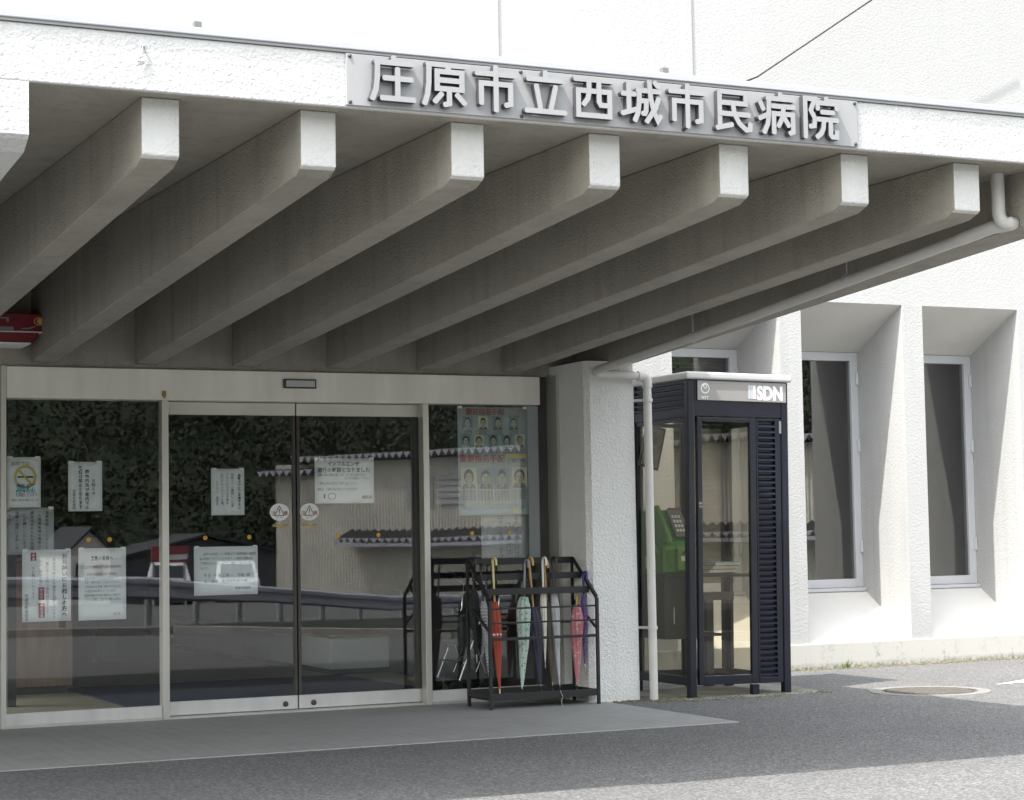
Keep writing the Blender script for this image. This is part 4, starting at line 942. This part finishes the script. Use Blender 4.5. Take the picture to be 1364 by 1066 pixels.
# inside the booth: cabinet shelf, shelf board
mb = MB(); mb.box(*L(.045, .36, .44, .795, .39, .838)); sh = mb.build('phone_cabinet', M['cabinet'], PB, bevel=.006)
mb = MB(); mb.box(*L(.045, .80, .42, .795, .8385, .862)); mb.build('shelf', M['cabinet'], PB, bevel=.004)
mb = MB(); mb.box(*L(.12, .126, .432, .4395, .50, .62)); mb.build('handle', M['chrome'], sh)
for nm, q in (('lower_shelf', (.37, .60, .55, .69, .40, .42)), ('shelf_rail', (.37, .80, .70, .79, .66, .72)), ('shelf_leg', (.40, .46, .70, .76, .02, .659)), ('shelf_leg', (.56, .62, .70, .76, .02, .659))):
    mb = MB(); mb.box(*L(*q)); mb.build(nm, M['cabinet'], PB)
# telephone
TP = thing('telephone', 'green public telephone on the dark shelf inside the booth', 'telephone', (bx + .19, by + .6, .863))
mb = MB()
prof = [(.46, .863), (.78, .863), (.78, 1.33), (.66, 1.33), (.50, 1.10), (.46, 1.06)]
mb.prism([(by + a, b) for a, b in prof], bx + .06, bx + .33, 'x'); mb.build('body', M['phone'], TP, bevel=.018, seg=3)
mb = MB(); mb.box(bx + .175, bx + .345, by + .435, by + .458, .885, 1.05); mb.build('front_plate', M['phone2'], TP, bevel=.014, seg=3)
mb = MB()
mb.quadbox([(bx + .20, by + .500, 1.125), (bx + .32, by + .500, 1.125), (bx + .32, by + .640, 1.325), (bx + .20, by + .640, 1.325)], [(bx + .20, by + .488, 1.133), (bx + .32, by + .488, 1.133), (bx + .32, by + .628, 1.334), (bx + .20, by + .628, 1.334)]); mb.build('keypad', M['greyplastic'], TP)
mb = MB(); mb.tube([(bx + .105, by + .46, 1.10), (bx + .105, by + .455, 1.13), (bx + .105, by + .56, 1.29), (bx + .105, by + .62, 1.34)], [.034, .024, .022, .034], 12); mb.build('handset', M['phone'], TP)
mb = MB(); pts = [(bx + .08 + .10 * math.sin(t * 1.6) + .006 * math.cos(t * 40), by + .445 + .006 * math.sin(t * 40), 1.08 - .17 * math.sin(t * PI)) for t in [k / 160 for k in range(161)]]; mb.tube(pts, .0035, 5); mb.build('cord', M['phone2'], TP)
for nm, q in (('card_slot', (.22, .325, .43, .4345, 1.005, 1.025)), ('coin_return', (.235, .305, .43, .4345, .90, .94))):
    mb = MB(); mb.box(bx + q[0], bx + q[1], by + q[2], by + q[3], q[4], q[5]); mb.build(nm, M['darkmetal'], TP)
mb = MB(); mb.rect(bx + .205, bx + .325, .955, .990, by + .4345); mb.build('label_print', M['paper2'], TP)
mb = MB()
for r_ in range(4):
    for c_ in range(3):
        u = .16 + .17 * r_; x0 = bx + .215 + .026 * c_; yy = by + .488 + .14 * u; zz = 1.133 + .2 * u
        mb.quadbox([(x0, yy - .006, zz + .001), (x0 + .018, yy - .006, zz + .001), (x0 + .018, yy + .008, zz + .021), (x0, yy + .008, zz + .021)], [(x0, yy - .010, zz + .004), (x0 + .018, yy - .010, zz + .004), (x0 + .018, yy + .004, zz + .024), (x0, yy + .004, zz + .024)])
mb.build('keypad_pattern', M['paper2'], TP)
mb = MB(); mb.tube([(bx + .058, by + .50, 1.02), (bx + .050, by + .50, 1.02), (bx + .050, by + .62, 1.14), (bx + .058, by + .62, 1.14)], .010, 8); mb.build('hook', M['phone2'], TP)
mb = MB(); mb.box(bx + .0555, bx + .0597, by + .56, by + .70, .90, .99); mb.build('side_label', M['paper'], TP)
mb = MB(); mb.box(bx + .25, bx + .34, by + .645, by + .70, 1.3305, 1.345); mb.build('display', M['inkred'], TP)
for k, lab in enumerate(('thick phone book lying under two others on the booth shelf', 'middle phone book of the pile on the booth shelf', 'top phone book of the pile on the booth shelf, with a blue cover')):
    x0 = bx + .45 + .025 * k; z0 = .8635 + k * .0255; dy = .015 * k
    bk = thing('phone_book', lab, 'book', (x0 + .12, by + .5, z0), 'phone books piled on the booth shelf')
    mb = MB(); mb.quadbox([(x0, by + .44, z0), (x0 + .22, by + .43 + dy, z0), (x0 + .24, by + .60, z0), (x0 + .02, by + .62, z0)], [(x0, by + .44, z0 + .021), (x0 + .22, by + .43 + dy, z0 + .020), (x0 + .24, by + .60, z0 + .020), (x0 + .02, by + .62, z0 + .021)]); mb.build('pages', M['paper2'], bk)
    z1 = z0 + .0215; mb = MB(); mb.quadbox([(x0 - .003, by + .436, z1), (x0 + .223, by + .426 + dy, z1), (x0 + .243, by + .604, z1), (x0 + .017, by + .624, z1)], [(x0 - .003, by + .436, z1 + .003), (x0 + .223, by + .426 + dy, z1 + .003), (x0 + .243, by + .604, z1 + .003), (x0 + .017, by + .624, z1 + .003)]); mb.build('cover', M['inkblue'] if k == 2 else M['blind'], bk)
# framed notice hung inside
FN = thing('framed_notice', 'slanted framed notice hanging inside the booth above the telephone', 'frame', (bx + .17, by + .70, 1.62))
T = Matrix.Translation((bx + .150, by + .735, 1.80)) @ Matrix.Rotation(R(14), 4, 'Y')
mb = MB(); mb.box(-.085, .085, -.008, .008, -.16, .16, T=T); mb.build('frame', M['darkmetal'], FN)
mb = MB(); mb.box(-.070, .070, -.012, -.0085, -.145, .145, T=T); mb.build('sheet', mat('buff print', (.42, .38, .28), .7, col2=(.12, .11, .09), vscale=14), FN)
PB.rotation_euler = (0, R(.9), 0)

# ------------------------------------------------------------------ ground details
MH = thing('manhole_cover', 'round ridged iron manhole cover in a pale concrete ring on the asphalt', 'manhole', (5.28, -1.17, 0))
T = Matrix.Translation((5.28, -1.17, 0))
mb = MB(); 
n = 48; vs = [(.43 * math.cos(2 * PI * k / n), .43 * math.sin(2 * PI * k / n), .002) for k in range(n)] + [(.335 * math.cos(2 * PI * k / n), .335 * math.sin(2 * PI * k / n), .002) for k in range(n)] + [(.44 * math.cos(2 * PI * k / n), .44 * math.sin(2 * PI * k / n), -.03) for k in range(n)]
mb.add(vs, [(k, (k + 1) % n, n + (k + 1) % n, n + k) for k in range(n)] + [(2 * n + k, 2 * n + (k + 1) % n, (k + 1) % n, k) for k in range(n)], T=T); mb.build('ring', M['mhring'], MH)
mb = MB(); mb.lathe([(.332, -.03), (.332, -.002)], 48, T)
for k in range(-9, 10):
    h = math.sqrt(max(0, .31 ** 2 - (k * .034) ** 2)); mb.box(5.28 + k * .034 - .009, 5.28 + k * .034 + .009, -1.17 - h, -1.17 + h, -.002, .004)
mb.build('cover', M['iron'], MH)
WD = MB(); rng = random.Random(5)
for k in range(16):
    a = rng.uniform(0, 2 * PI); l = rng.uniform(.04, .085); bend = rng.uniform(.3, .8); w = .006
    bx_, by_ = 6.17 + rng.uniform(-.03, .03), 1.135 + rng.uniform(-.015, .012)
    pts = [Vector((bx_ + math.cos(a) * l * u * bend, by_ - abs(math.sin(a)) * l * u * bend, l * u * (1.2 - bend * u * .5) - .004)) for u in (0, .35, .7, 1)]
    sd = Vector((-math.sin(a), math.cos(a), 0)) * w
    for i in range(3):
        ww, w2 = (1 - i * .28), (1 - (i + 1) * .30)
        WD.add([pts[i] - sd * ww, pts[i] + sd * ww, pts[i + 1] + sd * w2, pts[i + 1] - sd * w2], [(0, 1, 2, 3)])
tag(WD.build('weed', M['leaf'], loc=(6.17, 1.135, 0)), 'small green weed growing at the foot of the white plinth', 'plant')
mo = MB(); rng = random.Random(9)
def clumps(n, fx, fy, r0, r1):
    for _ in range(n):
        x, y, r = fx(), fy(), rng.uniform(r0, r1)
        k0 = 6; ph = rng.random()
        mo.add([(x + r * math.cos(2 * PI * (k + ph) / k0) * rng.uniform(.6, 1.2), y + r * math.sin(2 * PI * (k + ph) / k0) * rng.uniform(.6, 1.2), -.004) for k in range(k0)] + [(x, y, r * .45)], [(k, (k + 1) % k0, k0) for k in range(k0)])
clumps(420, lambda: rng.uniform(4.5, 9.5), lambda: WY - .022 - abs(rng.gauss(0, .03)), .006, .03)
clumps(140, lambda: rng.uniform(3.27, 3.70), lambda: -.56 - abs(rng.gauss(0, .10)), .006, .022)
clumps(50, lambda: rng.uniform(2.99, 3.30), lambda: -.57 - abs(rng.gauss(0, .04)), .006, .02)
clumps(160, lambda: rng.uniform(3.45, 4.7), lambda: -.74 + rng.gauss(0, .07), .004, .016)
tag(mo.build('moss', M['moss']), label='patchy moss and grit along the foot of the wall and around the booth', cat='moss', kind='stuff')

# ------------------------------------------------------------------ across the road (seen in the glass)
GR = thing('guard_rail', 'corrugated steel guard rail across the road, reflected in the doors', 'guard rail', (8.0, -21, 0))
RP = [Vector((-3.5, -9.5 - 4.6, .80)), Vector((.6, -14.9, .73)), Vector((4.6, -18.3, .58)), Vector((9.2, -25.3, .19)), Vector((13.6, -29.8, -.22)), Vector((19.0, -33.5, -.40))]
prof = [(0, -.17), (.05, -.13), (.05, -.06), (0, -.02), (0, .02), (.05, .06), (.05, .13), (0, .17)]
up = Vector((0, 0, 1)); vs = []
for i, p in enumerate(RP):
    dv = (RP[min(i + 1, 5)] - RP[max(i - 1, 0)]); nv = Vector((-dv.y, dv.x, 0)).normalized()
    vs += [p + nv * a * 1.6 + up * (b - .17) for a, b in prof]
mb = MB(); mb.add(vs, [(8 * k + i, 8 * k + i + 1, 8 * k + 9 + i, 8 * k + 8 + i) for k in range(5) for i in range(7)])
o = mb.build('rail', M['galv'], GR); sd = o.modifiers.new('thickness', 'SOLIDIFY'); sd.thickness = .006
for a, b in zip(RP[:-1], RP[1:]):
    nn = max(1, int((b - a).length / 2.1)); dv = (b - a).normalized(); nv = Vector((-dv.y, dv.x, 0)).normalized()
    for k in range(nn):
        p = a + (b - a) * ((k + .3) / nn); mb = MB(); mb.tube([(p.x - nv.x * .10, p.y - nv.y * .10, p.z - .95), (p.x - nv.x * .10, p.y - nv.y * .10, p.z - .03)], .065, 12); mb.build('post', M['galvpost'], GR)

SH = thing('corrugated_shed', 'tan corrugated metal shed with zigzag eaves across the road, reflected in the doors', 'shed', (25, -46, -1.2))
sa, sb = Vector((19.8, -56.4, 0)), Vector((31.7, -34.2, 0)); sd_ = (sb - sa).normalized(); sn = Vector((-sd_.y, sd_.x, 0))
if sn.x > 0: sn = -sn
Ls = (sb - sa).length; n = int(Ls / .036); vs = []
for i in range(n + 1):
    p = sa + sd_ * (Ls * i / n) + sn * (.022 * math.sin(i * PI / 2 + .3)); vs.append((p.x, p.y, -1.5))
for i in range(n + 1):
    p = sa + sd_ * (Ls * i / n) + sn * (.022 * math.sin(i * PI / 2 + .3)); vs.append((p.x, p.y, 3.86))
mb = MB(); mb.add(vs, [(i, i + 1, n + 2 + i, n + 1 + i) for i in range(n)]); 
q = [sa - sn * 11, sb - sn * 11]
mb.add([(sa.x, sa.y, -1.5), (q[0].x, q[0].y, -1.5), (q[0].x, q[0].y, 4.1), (sa.x, sa.y, 3.86), (sb.x, sb.y, -1.5), (q[1].x, q[1].y, -1.5), (q[1].x, q[1].y, 4.1), (sb.x, sb.y, 3.86)], [(0, 1, 2, 3), (4, 7, 6, 5), (1, 5, 6, 2)])
mb.build('wall', M['shed'], SH)
def zig(a, b, z0, z1, out, back, pitch, name, m, hgt):
    d = (b - a).normalized(); Lz = (b - a).length; n = int(Lz / pitch) * 2; vs = []
    for (off, z) in ((out, z0), (-back, z1)):
        for i in range(n + 1):
            p = a + d * (Lz * i / n) + sn * off; vs.append((p.x, p.y, z + (hgt if i % 2 else 0)))
    mb = MB(); mb.add(vs, [(i, i + 1, n + 2 + i, n + 1 + i) for i in range(n)]); r_ = mb.build(name, M[m], SH); s2 = r_.modifiers.new('thickness', 'SOLIDIFY'); s2.thickness = .012
    e = MB()
    for i in range(0, n - 1, 2):
        p = [a + d * (Lz * (i + j + .0) / n) + sn * (out + .01) for j in (0, 1, 2)]
        e.add([(p[0].x, p[0].y, z0 + hgt), (p[1].x, p[1].y, z0 + .0), (p[2].x, p[2].y, z0 + hgt)], [(0, 1, 2)])
    e.build('eave_closure', M['flash'] if 'lean' not in name else M['galv'], r_)
zig(sa + sd_ * 1.2, sb, 3.87, 4.2, .45, 11.1, .31, 'roof', 'shedroof', .23)
zig(sa - sd_ * .5, sa + sd_ * 2.2, 3.42, 3.5, .50, .1, .31, 'side_roof', 'shedroof', .23)
zig(sa + sd_ * 3.6, sb, .93, 1.25, .9, .0, .33, 'lean_to_roof', 'shedroof', .17)
mb = MB(); p0, p1 = sa + sd_ * 3.7 + sn * .92, sb + sn * .92; mb.bar((p0.x, p0.y, .86), (p1.x, p1.y, .86), .10, .12); mb.build('gutter', M['galv'], SH)
for u in (6.2, 7.6):
    p0, p1 = sa + sd_ * u + sn * .03, sa + sd_ * (u + 1.1) + sn * .03; mb = MB()
    for k in range(5): mb.bar((p0.x, p0.y, 2.25 + k * .22), (p1.x, p1.y, 2.25 + k * .22), .06, .15)
    mb.build('vent', M['winframe'], SH)

def house(x, y, w, d, hw, hr, label, wallm):
    hw -= 3.2
    t = thing('house', label, 'house', (x, y, -3.2), 'houses across the road')
    mb = MB(); mb.box(x, x + w, y - d, y, -3.3, hw); mb.prism([(x, hw), (x + w, hw), (x + w / 2, hw + hr * .9)], y - d + .02, y - .02, 'y'); mb.build('wall', wallm, t)
    mb = MB()
    for s_ in (-1, 1):
        oh = .12 * w / 2.3 if w < 3 else .5
        xe, xm = (x - oh if s_ < 0 else x + w + oh), x + w / 2
        ze = hw - hr * oh / (w / 2)
        mb.quadbox([(xe, y - d - .4, ze), (xm, y - d - .4, hw + hr), (xm, y + .4, hw + hr), (xe, y + .4, ze)], [(xe, y - d - .4, ze + .15), (xm, y - d - .4, hw + hr + .15), (xm, y + .4, hw + hr + .15), (xe, y + .4, ze + .15)])
    mb.build('roof', M['tile'], t)
    for k in range(2):
        mb = MB(); wx = x + w * (.2 + .45 * k); mb.box(wx, wx + w * .18, y + .001, y + .05, hw - 1.6, hw - .6); mb.build('window', M['carglass'], t)
house(18.6, -86, 2.3, 6, 3.8, 1.15, 'white gabled house with dark roof, reflected in the left pane', M['housewall'])
house(14.3, -95, 8.0, 6, 4.3, 1.5, 'grey tile roofed house behind the gabled one, reflected in the left pane', mat('grey house wall', (.16, .16, .17), .8))
house(24.0, -95, 9.0, 6, 3.4, 1.1, 'dark tile roofed house right of the gabled one, reflected in the doors', mat('dark house wall', (.10, .10, .11), .8))

def car(x, y, ang, label):
    t = thing('parked_car', label, 'car', (x, y, -1.19), 'cars parked across the road')
    T = Matrix.Translation((x, y, -1.19)) @ Matrix.Rotation(ang, 4, 'Z')
    prof = [(-1.9, .28), (1.9, .28), (1.95, .55), (1.85, .80), (1.0, .92), (.45, 1.38), (.1, 1.46), (-1.1, 1.46), (-1.55, 1.36), (-1.9, .95), (-1.98, .6)]
    mb = MB(); n = len(prof); vs = []
    for yy, k in ((-.80, .0), (.80, .0)):
        for a, b in prof: vs.append((a, yy * (1 - .16 * max(0, (b - .9) / .56)), b))
    mb.add(vs, [tuple(range(n))[::-1], tuple(range(n, 2 * n))] + [(i, (i + 1) % n, n + (i + 1) % n, n + i) for i in range(n)], T=T); mb.build('body', M['carwhite'], t, bevel=.05)
    for s_ in (-1, 1):
        mb = MB(); mb.add([(.88, s_ * .80, .95), (.42, s_ * .705, 1.34), (-1.45, s_ * .705, 1.34), (-1.75, s_ * .80, .97)], [(0, 1, 2, 3)], T=T); mb.build('window', M['carglass'], t)
    mb = MB(); mb.add([(1.03, -.62, .935), (1.03, .62, .935), (.50, .55, 1.36), (.50, -.55, 1.36)], [(0, 1, 2, 3)], T=T)
    mb.build('windscreen', M['carglass'], t)
    for wx in (-1.2, 1.2):
        for s_ in (-1, 1):
            T2 = T @ Matrix.Translation((wx, s_ * .74, .30)) @ Matrix.Rotation(R(90), 4, 'X')
            mb = MB(); mb.lathe([(.18, -.10), (.30, -.09), (.31, 0), (.30, .09), (.18, .10)], 20, T2); mb.build('wheel', M['rubber'], t)
    for s_ in (-1, 1):
        mb = MB(); mb.box(1.86, 1.95, s_ * .5 - .12, s_ * .5 + .12, .62, .76, T=T); mb.build('headlight', M['flash'], t)
car(16.4, -59.0, R(105), 'white parked car behind the guard rail, left of the red board, reflected in the glass')
car(18.9, -58.5, R(105), 'white parked car behind the guard rail, right of the red board, reflected in the glass')
RS = thing('red_board', 'red and white roadside board behind the parked cars, reflected in the glass', 'sign', (15.6, -56, -1.2))
mb = MB(); mb.box(14.9, 16.3, -56, -55.9, .32, .92); mb.build('board', M['inkred'], RS)
mb = MB(); mb.box(15.25, 16.25, -55.899, -55.88, .42, .62); mb.build('stripe', M['white'], RS)
for xx in (15.0, 16.2):
    mb = MB(); mb.tube([(xx, -56.05, -1.2), (xx, -56.05, .8)], .04, 8); mb.build('post', M['galv'], RS)

# ------------------------------------------------------------------ light and camera
w = bpy.data.worlds.new('World'); S.world = w; w.use_nodes = True
nt = w.node_tree; bg = nt.nodes['Background']
sky = nt.nodes.new('ShaderNodeTexSky'); sky.sky_type = 'NISHITA'; sky.sun_disc = False
sun_dir = Vector((.551, .225, -1.0)).normalized()
sky.sun_elevation = math.asin(-sun_dir.z); sky.sun_rotation = math.atan2(-sun_dir.x, -sun_dir.y) % (2 * PI)
sky.air_density = 2.0; sky.dust_density = 3.0; sky.ozone_density = 1.0
hs = nt.nodes.new('ShaderNodeHueSaturation'); hs.inputs['Saturation'].default_value = 0.28
nt.links.new(sky.outputs[0], hs.inputs['Color']); nt.links.new(hs.outputs[0], bg.inputs[0]); bg.inputs[1].default_value = 0.15
sl = bpy.data.lights.new('sun', 'SUN'); sl.energy = 2.0; sl.angle = R(0.53); sl.color = (1.0, .96, .90)
so = bpy.data.objects.new('sun', sl); COL.objects.link(so); so.rotation_mode = 'QUATERNION'; so.rotation_quaternion = sun_dir.to_track_quat('-Z', 'Y'); so.location = (-8, -8, 20)

def cam_axes(yaw, pitch, roll):
    cy, sy = math.cos(yaw), math.sin(yaw)
    fwd = Vector((sy * math.cos(pitch), cy * math.cos(pitch), math.sin(pitch))); r0 = Vector((cy, -sy, 0)); d0 = fwd.cross(r0)
    return math.cos(roll) * r0 + math.sin(roll) * d0, -math.sin(roll) * r0 + math.cos(roll) * d0, fwd
r_, d_, f_ = cam_axes(.44437512, .06756557, .01739603)
cd = bpy.data.cameras.new('camera'); co = bpy.data.objects.new('camera', cd); COL.objects.link(co)
mw = Matrix((( r_.x, -d_.x, -f_.x, -3.480), (r_.y, -d_.y, -f_.y, -12.695), (r_.z, -d_.z, -f_.z, 1.181), (0, 0, 0, 1)))
co.matrix_world = mw
cd.sensor_fit = 'HORIZONTAL'; cd.sensor_width = 36.0; cd.lens = 2614.467 / 1364 * 36; cd.clip_end = 1000; cd.clip_start = .05
S.camera = co
S.view_settings.view_transform = 'Standard'; S.view_settings.look = 'None'; S.view_settings.exposure = 1.95; S.view_settings.gamma = 1.0
S.render.engine = 'CYCLES'
S.cycles.max_bounces = 8; S.cycles.diffuse_bounces = 5; S.cycles.transparent_max_bounces = 16; S.cycles.glossy_bounces = 4
S.cycles.use_denoising = True
